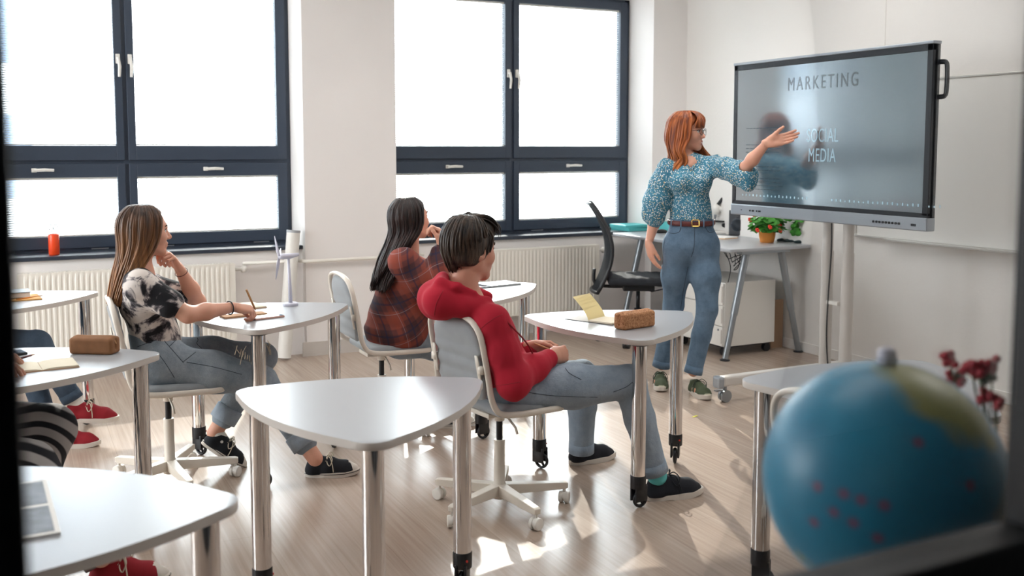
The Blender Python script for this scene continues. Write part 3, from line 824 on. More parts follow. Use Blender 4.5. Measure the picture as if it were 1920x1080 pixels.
# ---- shoe (local: x toe, z up, origin under the heel, on the ground)
def shoe(root, origin, pos, toe, up=(0, 0, 1), s=1.0, upper='canvas_navy', sole='rubber_w', cap=None, lace='lace', chunky=False, bow=True, stripe=None, label=None, accent=None):
    M = frame(V(*pos) - V(*origin), toe, up, s); Mx = Matrix([list(r) for r in M])
    v = Vol(0.0035)
    v.cap((0.045, 0, 0.035), (0.05, 0, 0.072), 0.035, 0.032, k=0.02)
    v.chain([(0.045, 0, 0.03), (0.12, 0.002, 0.034), (0.20, 0.004, 0.026), (0.235, 0.002, 0.02)], [0.036, 0.043, 0.043, 0.031], k=0.02)
    v.chain([(0.075, 0, 0.078), (0.13, 0, 0.062), (0.19, 0, 0.040)], [0.026, 0.026, 0.024], k=0.02)
    v.ell((0.052, 0, 0.118), (0.042, 0.027, 0.036), k=0.006, op='s')
    v.cut((0, 0, 0.014), (0, 0, -1), k=0.004)
    up_ = v.mesh()
    o = obj('shoe', to_mesh('shoe', [xf(up_, M)]), MT[upper], root)
    if label: o['label'] = label
    # sole: footprint
    ol = []
    for t in np.linspace(0, 2 * math.pi, 40, endpoint=False):
        c, s_ = math.cos(t), math.sin(t)
        x = 0.138 + 0.134 * c; w = 0.040 + 0.008 * math.sin((x - 0.06) / 0.22 * math.pi)
        if x < 0.08: w *= 0.92
        y = w * math.copysign(abs(s_) ** 0.62, s_)
        ol.append((x, y))
    bm = bmesh.new(); hh = 0.03 if chunky else 0.024
    prism(bm, ol, 0.0, hh, bev=0.004)
    for w in bm.verts:
        if w.co.x > 0.2: w.co.z += (w.co.x - 0.2) * 0.13
    bmesh.ops.transform(bm, matrix=Mx, verts=bm.verts)
    obj('sole', bm, MT[sole], o, smooth=False)
    if stripe:
        bm = bmesh.new()
        tube(bm, [(0.138 + (x - 0.138) * 1.006, y * 1.01, 0.017 + max(0, (x - 0.2) * 0.13)) for x, y in ol], 0.0016, 5, closed=True)
        bmesh.ops.transform(bm, matrix=Mx, verts=bm.verts); obj('sole_stripe', bm, MT[stripe], o)
    if cap:
        v = Vol(0.0035); v.chain([(0.205, 0.004, 0.030), (0.236, 0.002, 0.023)], [0.0435, 0.0325], k=0.02); v.cut((0.214, 0, 0), (-1, 0, 0)); v.cut((0, 0, 0.02), (0, 0, -1))
        obj('toe_cap', to_mesh('toe_cap', [xf(v.mesh(), M)]), MT[cap], o)
    if accent:
        v = Vol(0.0035)
        v.chain([(0.205, 0.004, 0.022), (0.238, 0.002, 0.018)], [0.0435, 0.0325], k=0.02); v.cut((0, 0, 0.045), (0, 0, 1)); v.cut((0, 0, 0.02), (0, 0, -1)); v.cut((0.2, 0, 0), (-1, 0, 0))
        v2 = Vol(0.0035); v2.cap((0.11, 0, 0.034), (0.135, 0, 0.036), 0.0445, 0.0445, k=0.01); v2.cut((0, 0, 0.06), (0, 0, 1)); v2.cut((0, 0, 0.026), (0, 0, -1))
        obj('overlay', to_mesh('overlay', [xf(v.mesh(), M)]), MT[accent[0]], o); obj('side_patch', to_mesh('side_patch', [xf(v2.mesh(), M)]), MT[accent[1]], o)
    bm = bmesh.new()
    for i in range(5):
        x = 0.112 + i * 0.02; z = 0.094 - i * 0.0075 - i * i * 0.0006
        tube(bm, [(x - .004, -0.027, z - 0.016), (x, -0.012, z - .001), (x + .003, 0.012, z - .001), (x + 0.004, 0.027, z - 0.016)], 0.0028, 5)
        tube(bm, [(x - .004, 0.027, z - 0.016), (x, 0.012, z), (x + .003, -0.012, z), (x + 0.004, -0.027, z - 0.016)], 0.0028, 5)
    if bow:
        for sgn in (-1, 1):
            tube(bm, catmull([(0.112, 0, 0.096), (0.125, sgn * 0.02, 0.112), (0.14, sgn * 0.043, 0.092), (0.128, sgn * 0.048, 0.062), (0.115, sgn * 0.034, 0.074), (0.112, 0, 0.096)], 5), 0.0024, 5)
            tube(bm, catmull([(0.112, 0, 0.096), (0.13, sgn * 0.028, 0.095), (0.142, sgn * 0.047, 0.055), (0.145, sgn * 0.05, 0.03)], 4), 0.0024, 5)
    bmesh.ops.recalc_face_normals(bm, faces=bm.faces)
    bmesh.ops.transform(bm, matrix=Mx, verts=bm.verts); obj('laces', bm, MT[lace], o, smooth=True)
    return o
# ------------------------------------------------------------------ room shell
WY = 6.93     # inner face of the window wall piers
GY = 7.30     # plane of the windows
WX = 5.12     # screen wall
struct('floor', boxm(-3.7, 5.3, -2.6, 7.5, -0.1, 0.0), MT['floor'])
struct('ceiling', boxm(-3.7, 5.3, -2.6, 7.5, 3.0, 3.1), MT['ceiling'])
for lx in (-1.6, 1.2, 3.8):  # housings for the added ceiling fill, all out of view
    for ly in (1.9, 4.6):
        lp = tag(obj('added_ceiling_lamp', boxm(-0.77, 0.77, -0.47, 0.47, 0, 0.05, bev=.004), MT['cream_metal'], None, loc=(lx, ly, 2.95)), 'added flat rectangular ceiling fill lamp, out of view, %s of the row %s' % ({-1.6: 'leftmost', 1.2: 'middle one', 3.8: 'rightmost'}[lx], {1.9: 'by the glass partition', 4.6: 'nearer the windows'}[ly]), 'lamp', 'added ceiling fill lamps')
struct('wall_right', boxm(WX, WX + 0.2, -2.6, 7.5, 0, 3.0), MT['wall_r'])
bm = bmesh.new()  # left wall with an added, unseen window opening for side fill light
box(bm, -3.7, -3.5, -2.6, 3.6, 0, 3.0); box(bm, -3.7, -3.5, 6.3, 7.5, 0, 3.0); box(bm, -3.7, -3.5, 3.6, 6.3, 0, 0.9); box(bm, -3.7, -3.5, 3.6, 6.3, 2.75, 3.0)
struct('wall_left', bm, MT['wall'])
bm = bmesh.new()  # frame bars of the added side window
for yy in (3.6, 4.9, 6.24): box(bm, -3.66, -3.6, yy, yy + 0.06, 0.9, 2.75)
box(bm, -3.66, -3.6, 3.6, 6.3, 0.9, 0.96); box(bm, -3.66, -3.6, 3.6, 6.3, 2.69, 2.75); box(bm, -3.655, -3.605, 3.6, 6.3, 1.45, 1.51)
struct('window_5', bm, MT['frame'])
bm = bmesh.new()
box(bm, 1.833, 2.52, WY, 7.5, 0, 3.0)
box(bm, 4.78, 5.2, WY, 7.5, 0, 3.0)
box(bm, -1.11, -0.427, WY, 7.5, 0, 3.0)
box(bm, -3.6, -3.37, WY, 7.5, 0, 3.0)
for a, b in ((-3.38, -1.1), (-0.43, 1.84), (2.51, 4.79)):
    box(bm, a, b, 7.02, 7.5, 0, 0.76)
    box(bm, a, b, WY, 7.5, 2.74, 3.0)
struct('wall_back', bm, MT['wall'])
bm = bmesh.new()
box(bm, 1.8, 2.55, WY - 0.014, WY, 0, 0.10)
box(bm, 4.75, 5.13, WY - 0.014, WY, 0, 0.10)
box(bm, -1.1, -0.4, WY - 0.014, WY, 0, 0.10)
struct('baseboard_back', bm, MT['white_edge'])
struct('baseboard_right', boxm(WX - 0.014, WX, 0.7, WY, 0, 0.07, bev=0.003), MT['wall_r'])
# corridor behind the glass partition, where the picture is taken from
dk_ = plain('corridor_dimness', '#2a2c30', 0.9)  # dark colour stands in for dim corridor light, keeps pane reflections low
struct('wall_front', boxm(-3.6, 5.2, -2.6, -2.5, 0, 3.0), dk_)
struct('corridor_dim_floor_sheet', boxm(-3.5, WX, -2.5, 0.58, 0, 0.004), dk_)  # dark sheets added over corridor floor and ceiling to dim them
struct('corridor_dim_ceiling_sheet', boxm(-3.5, WX, -2.5, 0.58, 2.99, 3.0), dk_)

def make_window(k, x0, x1):
    w = bpy.data.objects.new('window_%d' % k, None); COL.objects.link(w); w['kind'] = 'structure'; w.location = (x0, GY, 0.8)
    O = Matrix.Translation((-x0, -GY, -0.8)); xm = (x0 + x1) / 2
    fr = bmesh.new()
    box(fr, x0, x0 + 0.045, GY, GY + 0.09, 0.79, 2.75, O); box(fr, x1 - 0.045, x1, GY, GY + 0.09, 0.79, 2.75, O)
    box(fr, x0, x1, GY, GY + 0.09, 2.70, 2.75, O); box(fr, x0, x1, GY, GY + 0.09, 0.78, 0.815, O)
    box(fr, xm - 0.02, xm + 0.02, GY - 0.004, GY + 0.09, 0.8, 2.73, O); box(fr, x0, x1, GY + 0.001, GY + 0.09, 1.37, 1.405, O)
    obj('window_frame', fr, MT['frame'], w)
    for i in range(2):
        a = x0 + 0.03 if i == 0 else xm + 0.012
        b = xm - 0.012 if i == 0 else x1 - 0.03
        ga = x0 + 0.10 if i == 0 else xm + 0.064
        gb = xm - 0.064 if i == 0 else x1 - 0.10
        for j, (z0, z1, g0, g1) in enumerate(((0.808, 1.375, 0.89, 1.285), (1.398, 2.72, 1.498, 2.65))):
            sh = bmesh.new(); yf = GY - 0.022
            box(sh, a, ga, yf, GY + 0.05, z0, z1, O, 0.004); box(sh, gb, b, yf, GY + 0.05, z0, z1, O, 0.004)
            box(sh, ga - .002, gb + .002, yf + .0005, GY + 0.05, z0, g0, O, 0.004); box(sh, ga - .002, gb + .002, yf + .0005, GY + 0.05, g1, z1, O, 0.004)
            so = obj('sash', sh, MT['frame'], w)
            obj('pane', boxm(ga - .01, gb + .01, GY + 0.028, GY + 0.034, g0 - .01, g1 + .01, M=O), MT['glass'], so)
            # venetian blind hung on the room side of the pane
            bl = bmesh.new(); n = int((g1 - g0) / 0.0158); tl = math.radians(22)
            for q in range(n):
                z = g0 + 0.012 + (q + 0.5) * (g1 - g0 - 0.03) / n; yc = GY + 0.008
                dy = 0.0085 * math.cos(tl); dz = 0.0085 * math.sin(tl)
                vs = [bl.verts.new(Vector((xx, yc + yy, z + zz)) + Vector((-x0, -GY, -0.8))) for xx, yy, zz in
                      ((ga + .004, -dy, -dz), (gb - .004, -dy, -dz), (gb - .004, 0, 0.0012), (ga + .004, 0, 0.0012), (gb - .004, dy, dz), (ga + .004, dy, dz))]
                bl.faces.new((vs[0], vs[1], vs[2], vs[3])); bl.faces.new((vs[3], vs[2], vs[4], vs[5]))
            so2 = obj('blind', bl, MT['slat'], so, smooth=True); so2['kind'] = 'stuff'
            rl = bmesh.new(); box(rl, ga + .002, gb - .002, GY - 0.002, GY + 0.02, g0 + 0.001, g0 + 0.010, O, 0.002); box(rl, ga + .002, gb - .002, GY - 0.002, GY + 0.02, g1 - 0.016, g1 - .001, O, 0.002)
            for c in (0.12, 0.88):
                xx = ga + (gb - ga) * c; box(rl, xx - .0008, xx + .0008, GY + .0, GY + .0012, g0, g1, O)
            obj('blind_rail', rl, MT['white_plastic'], so)
            # handle
            hb = bmesh.new()
            if j == 0:
                xc = (ga + gb) / 2; zc = 1.335
                box(hb, xc - 0.045, xc - 0.012, yf - 0.010, yf, zc - 0.014, zc + 0.014, O, 0.004)
                tube(hb, [V(xc - .03 - x0, yf - .03 - GY, zc - .8), V(xc + .03 - x0, yf - .034 - GY, zc + .003 - .8), V(xc + .09 - x0, yf - .03 - GY, zc - .8)], [0.010, 0.011, 0.009], 8)
                box(hb, xc - 0.036, xc - 0.022, yf - 0.03, yf - .005, zc - 0.007, zc + 0.007, O)
            else:
                xc = (gb + b) / 2 if i == 0 else (a + ga) / 2; zc = 2.07
                box(hb, xc - 0.014, xc + 0.014, yf - 0.010, yf, zc - 0.02, zc + 0.045, O, 0.004)
                tube(hb, [V(xc - x0, yf - .03 - GY, zc + .02 - .8), V(xc + .008 - x0, yf - .036 - GY, zc - .04 - .8), V(xc + .004 - x0, yf - .03 - GY, zc - .11 - .8)], [0.010, 0.011, 0.009], 8)
                box(hb, xc - 0.007, xc + 0.007, yf - 0.03, yf - .005, zc + 0.005, zc + 0.019, O)
            obj('handle', hb, MT['white_plastic'], so)
        for xx in (ga + 0.12, gb - 0.18):
            obj('drain_cap', boxm(xx, xx + 0.11, GY - 0.004, GY, 0.796, 0.803, M=O), MT['silver'], w)
    obj('window_sill', boxm(x0, x1, 6.99, GY + 0.02, 0.762, 0.790, bev=0.006, M=O), MT['sill'], w)
make_window(1, -0.427, 1.833)
make_window(2, 2.52, 4.78)
make_window(3, -3.37, -1.11)

# building across the street
bd = thing('building', 'pale apartment facade across the street, faint behind the left blinds', 'building', (-6, 24, 0))
obj('facade', boxm(-12, 8.5, 0, 8, -4, 9), plain('pale_facade', '#cfd3d8', 0.9), bd)
wb = boxm(-11, -9.8, -0.05, 0.0, 0.4, 2.2)
wo = obj('window', wb, plain('far_window', '#5d6f86', 0.3), bd)
for r in range(3):
    for c in range(7):
        if r == 0 and c == 0: continue
        q = wo.copy(); COL.objects.link(q); q.location = (c * 2.7, 0, r * 2.9)
struct('trim_street', boxm(-60, 60, 7.6, 60, -4.2, -4.0), plain('street_paving', '#b8b6b2', 0.9))

# wall pipe with fittings
pp = bmesh.new(); z = 0.685
tube(pp, [V(1.40, 6.955, z), V(1.80, 6.955, z), V(1.815, 6.90, z), V(1.86, 6.885, z), V(2.5, 6.885, z), V(2.56, 6.90, z), V(2.58, 6.955, z), V(2.74, 6.955, z)], 0.0125, 10)
bmesh.ops.recalc_face_normals(pp, faces=pp.faces)
struct('trim_1', pp, MT['radiator'], smooth=True)

def radiator(x0, x1, lab):
    t = thing('radiator', lab, 'radiator', (x0, 6.93, 0.12))
    z0, z1 = 0.05, 0.57; W = x1 - x0
    bm = bmesh.new(); n = int(W / 0.0333)
    # convector panel with pressed vertical ribs
    xs = [0.03]; 
    prof = []
    for i in range(n):
        xa = 0.03 + (W - 0.06) * i / n; st = (W - 0.06) / n
        prof += [(xa + st * 0.12, 0), (xa + st * 0.32, 0.004), (xa + st * 0.68, 0.004), (xa + st * 0.88, 0)]
    prof = [(0.0, 0)] + prof + [(W, 0)]
    lo = [bm.verts.new((x, -0.045 - y, z0 + 0.03)) for x, y in prof]; hi = [bm.verts.new((x, -0.045 - y, z1 - 0.04)) for x, y in prof]
    lo0 = [bm.verts.new((x, -0.045, z0)) for x, y in prof]; hi0 = [bm.verts.new((x, -0.045, z1)) for x, y in prof]
    for i in range(len(prof) - 1):
        bm.faces.new((lo[i], lo[i + 1], hi[i + 1], hi[i])); bm.faces.new((lo0[i], lo0[i + 1], lo[i + 1], lo[i])); bm.faces.new((hi[i], hi[i + 1], hi0[i + 1], hi0[i]))
    box(bm, 0, W, -0.044, 0.03, z0 + .001, z1 - .001)
    obj('panel', bm, MT['radiator'], t)
    g = bmesh.new(); box(g, 0.0, W, -0.046, 0.035, z1 - .002, z1 + 0.006)
    for i in range(int(W / 0.02)):
        box(g, 0.01 + i * 0.02, 0.02 + i * 0.02, -0.042, 0.03, z1 + 0.006, z1 + 0.0085)
    obj('top_grille', g, MT['radiator'], t)
    for a_, b_ in ((-0.004, 0.0), (W, W + 0.004)): obj('side_cover', boxm(a_, b_, -0.045, 0.033, z0, z1), MT['radiator'], t)
    for xx in (0.15, W - 0.2): obj('wall_bracket', boxm(xx, xx + 0.03, 0.03, 0.088, z0 + .03, z1 - .05), MT['radiator'], t)
    vz = 0.565 - 0.0
    obj('valve', tubem([V(W + .004, 0.0, 0.53), V(W + .05, 0.0, 0.53), V(W + .06, 0, .53), V(W + 0.085, 0.0, 0.53)], [0.012, 0.012, 0.026, 0.022], 14), MT['white_plastic'], t, smooth=True)
    return t
radiator(0.0, 1.33, 'white ribbed radiator under the left window')
radiator(2.84, 4.24, 'white ribbed radiator under the right window, behind the boy')

# whiteboard on the screen wall
wbd = thing('whiteboard', 'large white wall board behind the interactive screen', 'whiteboard', (WX, 3.8, 0.9))
obj('board', boxm(-0.018, 0, -1.0, 1.17, 0.0, 1.0), MT['whiteboard'], wbd)
fb = bmesh.new(); box(fb, -0.024, 0, -1.02, 1.19, -0.016, 0.0, bev=0.003); box(fb, -0.024, 0, -1.02, 1.19, 1.0, 1.014, bev=0.003); box(fb, -0.024, 0, 1.17, 1.185, 0, 1.0)
obj('frame', fb, MT['trim_alu'], wbd)
obj('pen_tray', boxm(-0.06, -0.018, -0.7, 0.9, -0.02, -0.008, bev=0.002), MT['trim_alu'], wbd)
struct('trim_2', boxm(WX - 0.004, WX, 4.79, 4.797, 2.02, 3.0), MT['wall_r'])

# glazed partition the picture is taken through
pt = bpy.data.objects.new('window_4', None); COL.objects.link(pt); pt['kind'] = 'structure'; pt.location = (0, 0.6, 0)
bm = bmesh.new()
box(bm, -0.30, 0.0, 0, 0.05, 0, 3.0, bev=.003); box(bm, 0.878, 1.05, 0, 0.05, 0, 3.0, bev=.003)
box(bm, -3.5, -0.30, 0, 0.05, 0, 0.10); box(bm, -3.5, WX, 0, 0.05, 2.92, 3.0)
box(bm, 2.6, 2.7, 0, 0.05, 0, 3.0); box(bm, 2.7, WX, 0, 0.05, 0, 0.1)
obj('window_frame', bm, MT['frame_black'], pt)
obj('bottom_rail', boxm(-0.3, 2.7, 0, 0.05, 1.0, 1.108, bev=.003), MT['frame_black'], pt)
obj('lower_panel', boxm(-0.3, 2.7, 0.01, 0.04, 0.0, 1.0), MT['frame_black'], pt)
bm = bmesh.new(); box(bm, 0.0, 0.88, 0.022, 0.028, 1.108, 2.93)
obj('pane', bm, MT['partition_glass'], pt)

# ------------------------------------------------------------------ student tables
def tri_outline(s=.65, off=.07, bow=.055, n=8):
    P = []; r = s / 3 ** .5; c = [(r * math.cos(k * 2 * math.pi / 3), r * math.sin(k * 2 * math.pi / 3)) for k in range(3)]
    for k in range(3):
        a = k * 2 * math.pi / 3
        for i in range(n + 1):
            t = a - math.pi / 3 + 2 * math.pi / 3 * i / n; P.append((c[k][0] + off * math.cos(t), c[k][1] + off * math.sin(t)))
        kk = (k + 1) % 3; a2 = kk * 2 * math.pi / 3; p0 = P[-1]; p1 = (c[kk][0] + off * math.cos(a2 - math.pi / 3), c[kk][1] + off * math.sin(a2 - math.pi / 3)); m = a + math.pi / 3
        for i in range(1, 8):
            u = i / 8; b = bow * 4 * u * (1 - u); P.append((p0[0] * (1 - u) + p1[0] * u + b * math.cos(m), p0[1] * (1 - u) + p1[1] * u + b * math.sin(m)))
    return P, c
TH = 0.714
def make_table():
    t = thing('student_table', '', 'table'); P, c = tri_outline()
    bm = bmesh.new(); prism(bm, P, TH - 0.0225, TH, bev=0.0025)
    o = autosmooth(obj('tabletop', bm, MT['white'], t), 30)
    o.data.materials.append(MT['white_edge'])
    for p in o.data.polygons:
        if abs(p.normal.z) < 0.6: p.material_index = 1
    for k, (x, y) in enumerate(c):
        bm = lathem([(0.0305, 0.135), (0.0305, TH - 0.033), (0.0305, TH - 0.032)], 28)
        lg = autosmooth(obj('leg', bm, MT['chrome'], t, loc=(x, y, 0)), 40)
        autosmooth(obj('collar', lathem([(0.034, TH - .033), (0.055, TH - .026), (0.055, TH - .0226)], 28), MT['dark_disc'], lg))
        cb = lathem([(0.0315, 0.085), (0.0325, 0.09), (0.0325, 0.135), (0.031, 0.14)], 24)
        box(cb, -0.021, -0.012, -0.034, 0.026, 0.030, 0.10, bev=0.003); box(cb, 0.012, 0.021, -0.034, 0.026, 0.030, 0.10, bev=0.003)
        ch = autosmooth(obj('caster_housing', cb, MT['black'], lg)); ch.rotation_euler = (0, 0, 1.2 * k - 0.9)
        wb = bmesh.new(); R_ = 0.031
        tube(wb, [(0, -0.012 + R_ * math.cos(q), 0.0375 + R_ * math.sin(q)) for q in np.linspace(0, 2 * math.pi, 24, endpoint=False)], 0.0065, 8, closed=True, flat=1.3, up=(1, 0, 0))
        for q in range(3):
            q_ = q * 2.1; tube(wb, [(0, -0.012, 0.0375), (0, -0.012 + R_ * math.cos(q_), 0.0375 + R_ * math.sin(q_))], 0.006, 6)
        bmesh.ops.recalc_face_normals(wb, faces=wb.faces)
        w = obj('wheel', wb, MT['black'], lg, smooth=True); w.rotation_euler = (0, 0, 1.2 * k - 0.9)
        rb = obj('brake_button', tubem([(0.033, 0, 0.115), (0.036, 0, 0.115)], 0.004, 8), MT['red_dot'], lg); rb.rotation_euler = (0, 0, 1.2 * k - 1.8)
    return t
TB = {'C': (0.933, 2.862, 0.258, 'empty white three-legged table in the front centre'),
      'R': (2.381, 3.699, 0.185, 'white three-legged table with cork pencil case, at the knees of the boy in red'),
      'G': (1.02, 4.631, 0.246, 'white three-legged table with phone and small wind turbine'),
      'A': (-0.05, 5.633, 0.238, 'white three-legged table with black notebook on yellow folder, far left by the radiator'),
      'B': (0.022, 3.884, 0.029, 'white three-legged table with brown pencil case, at left'),
      'F': (-0.021, 2.263, -0.215, 'white three-legged table with grey picture book, nearest at bottom left'),
      'P': (2.198, 4.88, 0.23, 'white three-legged table in front of the girl in plaid jacket'),
      'Q': (2.513, 2.32, 0.455, 'white three-legged table at the right, beyond the blue globe')}
proto = make_table()
TOBJ = {}
for i, (k, (x, y, a, lab)) in enumerate(TB.items()):
    o = proto if i == 0 else copy_tree(proto)
    o.location = (x, y, 0); o.rotation_euler.z = a; o['label'] = lab; o['group'] = 'triangular student tables'; TOBJ[k] = o

# ------------------------------------------------------------------ student chairs
def loop_grid(bm, outline, z0f, z1f, nrm_=None):
    pass
def make_chair():
    t = thing('student_chair', '', 'chair')
    # white band that runs round the seat, up the sides and over the back
    pts = [(0.235, 0.0, 0.432), (0.227, 0.11, 0.434), (0.19, 0.185, 0.438), (0.08, 0.205, 0.443), (-0.06, 0.205, 0.447), (-0.135, 0.200, 0.463),
           (-0.168, 0.196, 0.515), (-0.182, 0.192, 0.60), (-0.200, 0.190, 0.70), (-0.215, 0.182, 0.775), (-0.224, 0.145, 0.818), (-0.229, 0.07, 0.838), (-0.230, 0.0, 0.842)]
    full = pts + [(x, -y, z) for x, y, z in pts[-2:0:-1]]
    C = catmull(full, 5, closed=True)
    bm = bmesh.new(); n = len(C); rings = []
    for i in range(n):
        T = nrm(C[(i + 1) % n] - C[i - 1])
        # outward direction in the shell surface and shell normal
        cen = V(0.0, 0, 0.445) if C[i][0] > -0.10 else V(-0.19, 0, 0.62)
        o_ = C[i] - cen
        side = nrm(o_ - T * np.dot(o_, T)); nn = nrm(np.cross(T, side))
        if C[i][0] > -0.15 and C[i][2] < 0.47: side = nrm(V(side[0], side[1], 0)); nn = V(0, 0, 1) * (1 if nn[2] > 0 else -1)
        rings.append([bm.verts.new(C[i] + 0.0085 * math.cos(a) * side * (abs(math.cos(a)) ** -0.3 if abs(math.cos(a)) > .01 else 1) + 0.0125 * math.sin(a) * nn) for a in [2 * math.pi * k / 10 for k in range(10)]])
    for i in range(n):
        A = rings[i]; B = rings[(i + 1) % n]
        best = min(range(10), key=lambda s: (A[0].co - B[s].co).length)
        for k in range(10): bm.faces.new((A[k], A[(k + 1) % 10], B[(k + 1 + best) % 10], B[(k + best) % 10]))
    bmesh.ops.recalc_face_normals(bm, faces=bm.faces)
    obj('shell_frame', bm, MT['cream_metal'], t, smooth=True)
    v = Vol(0.007)
    for x in np.linspace(-0.10, 0.192, 8):
        w = 0.165 - 0.05 * max(0, (x - 0.09) / 0.1) ** 2
        v.cap((x, -w, 0.450 + 0.004 * math.cos(x * 9)), (x, w, 0.450 + 0.004 * math.cos(x * 9)), 0.025, 0.025, k=0.03, flat=((0, 0, 1), 0.85))
    a_, b_ = v.mesh(); obj('seat_pad', to_mesh('seat_pad', [(relax(a_, b_, 5), b_)]), MT['pad'], t)
    v = Vol(0.007)
    for z_, w, x in ((0.53, 0.135, -0.172), (0.58, 0.148, -0.180), (0.64, 0.15, -0.187), (0.70, 0.147, -0.197), (0.75, 0.138, -0.206), (0.78, 0.115, -0.212), (0.800, 0.08, -0.216)):
        v.cap((x, -w, z_), (x, w, z_), 0.026, 0.026, k=0.03, flat=((1, 0, 0), 0.62))
    a_, b_ = v.mesh(); obj('backrest', to_mesh('backrest', [(relax(a_, b_, 8), b_)]), MT['pad'], t)
    for s in (-1, 1):
        bm = bmesh.new()
        tube(bm, [(-0.196, s * 0.160, 0.575), (-0.203, s * 0.160, 0.61), (-0.211, s * 0.158, 0.66), (-0.216, s * 0.156, 0.69)], [0.010, 0.012, 0.012, 0.010], 8, flat=0.35, up=(-1, 0, 0.2))
        box(bm, -0.212, -0.192, s * 0.158 - 0.004, s * 0.158 + 0.026 * s, 0.62, 0.65)
        bmesh.ops.recalc_face_normals(bm, faces=bm.faces); obj('back_bracket', bm, MT['cream_metal'], t, smooth=True)
    obj('seat_plate', boxm(-0.10, 0.10, -0.07, 0.07, 0.405, 0.425, bev=0.004), MT['cream_metal'], t)
    pl = autosmooth(obj('column', lathem([(0.029, 0.045), (0.029, 0.10), (0.023, 0.11), (0.022, 0.285), (0.022, 0.29)], 20), MT['cream_metal'], t))
    obj('gas_lift', lathem([(0.0135, 0.285), (0.0135, 0.375), (0.0135, 0.38)], 16), MT['black'], t, smooth=False)
    obj('mount', lathem([(0.021, 0.37), (0.023, 0.41)], 16), MT['cream_metal'], t)
    obj('lever', tubem([(0.0, -0.02, 0.40), (0.0, -0.06, 0.395), (0.01, -0.10, 0.36), (0.012, -0.11, 0.335)], 0.005, 8), MT['cream_metal'], t, smooth=True)
    for k in range(5):
        a = 2 * math.pi * k / 5
        bm = bmesh.new(); sec = [(0.018, 0.060, 0.105, 0.021), (0.28, 0.062, 0.090, 0.015), (0.292, 0.066, 0.086, 0.013)]
        rg = []
        for x, zb, zt, w in sec:
            rg.append([bm.verts.new(p) for p in ((x, -w, zb), (x, w, zb), (x, w, zt), (x, -w, zt))])
        for A, B in zip(rg[:-1], rg[1:]):
            for q in range(4): bm.faces.new((A[q], A[(q + 1) % 4], B[(q + 1) % 4], B[q]))
        bm.faces.new(rg[0][::-1]); bm.faces.new(rg[-1])
        bmesh.ops.bevel(bm, geom=list(bm.edges), offset=0.002, segments=1, affect='EDGES')
        arm = obj('base_arm', bm, MT['cream_metal'], t); arm.rotation_euler = (0, 0, a)
        cb = bmesh.new()
        for q in (-1, 1):
            tube(cb, [(0.0, q * 0.005, 0), (0, q * 0.018, 0), (0, q * 0.021, 0)], [0.0245, 0.0245, 0.021], 20)
        tube(cb, [(0, 0, 0.0), (0, 0, 0.044)], 0.007, 8)
        tube(cb, [(0.0, -0.020, 0.004), (0.0, 0.020, 0.004)], 0.020, 14)
        bmesh.ops.recalc_face_normals(cb, faces=cb.faces)
        cs = autosmooth(obj('caster', cb, MT['white_plastic'], t), 40); cs.location = (0.278 * math.cos(a) , 0.278 * math.sin(a), 0.0248); cs.rotation_euler = (0, 0, a + 1.0 + k)
    return t
cp = make_chair()
CHAIRS = [('boy', 1.745, 3.60, 0.15, 0.33, 'grey padded swivel chair with white frame, the boy in the red hoodie sits on it'),
          ('tie', 0.575, 4.54, -0.02, 0.12, 'grey padded swivel chair with white frame, under the girl in the tie-dye top'),
          ('plaid', 1.70, 4.93, 0.0, 0.5, 'grey padded swivel chair with white frame, under the girl in the plaid jacket'),
          ('jeans', -0.55, 5.55, 0.0, 0.2, 'grey padded swivel chair of the person with red shoes at the far left table'),
          ('stripe', -0.47, 3.80, 0.0, 0.2, 'grey padded swivel chair of the person in striped trousers'),
          ('glob', 2.09, 1.93, 0.1, 0.2, 'empty swivel chair with white frame, half hidden behind the blue globe')]
CO = {}
for i, (k, x, y, a, sp, lab) in enumerate(CHAIRS):
    o = cp if i == 0 else copy_tree(cp)
    o.location = (x, y, 0); o.rotation_euler.z = a; o['label'] = lab; o['group'] = 'swivel chairs of the students'; CO[k] = o
for k, off in (('boy', -0.38), ('tie', -0.15), ('plaid', 0.3), ('jeans', 0.1), ('stripe', 0.2), ('glob', 0.0)):
    for ch in kids(CO[k]):
        if ch.name.startswith('base_arm'): ch.rotation_euler.z += off
        if ch.name.startswith('caster'):
            ch.location = Matrix.Rotation(off, 3, 'Z') @ ch.location; ch.rotation_euler.z += off
# ------------------------------------------------------------------ interactive screen on its stand
TX = 4.02
tv = thing('interactive_screen', 'large interactive display on white wheeled stand, showing MARKETING and SOCIAL MEDIA', 'screen', (TX, 4.185, 0))
y0, y1 = -0.730, 0.762; zb, zt = 1.075, 1.99
bm = bmesh.new(); box(bm, 0.006, 0.05, y0, y1, zb + .005, zt, bev=0.006)
obj('housing', bm, MT['screenframe'], tv)
fr = bmesh.new()
box(fr, -0.006, 0.03, y0, y0 + 0.034, zb + .07, zt - .002, bev=.003); box(fr, -0.006, 0.03, y1 - 0.034, y1, zb + .07, zt - .002, bev=.003)
box(fr, -0.006, 0.03, y0, y1, zt - 0.036, zt - .002, bev=.003); box(fr, -0.006, 0.03, y0, y1, zb + 0.06, zb + 0.085, bev=.002)
obj('bezel', fr, MT['screenframe'], tv)
obj('silver_edge', boxm(-0.010, 0.05, y0 - .004, y1 + .004, zt - .004, zt + .012, bev=0.004), MT['silver'], tv)
lb = obj('lower_bar', boxm(-0.014, 0.05, y0 - .002, y1 + .002, zb - .005, zb + 0.062, bev=0.006), MT['silver'], tv)
bb = bmesh.new()
for i in range(9): 
    c = V(-0.0145, y0 + 0.165 + i * 0.021, zb + 0.025); tube(bb, [c, c - V(0.004, 0, 0)], 0.0065, 10)
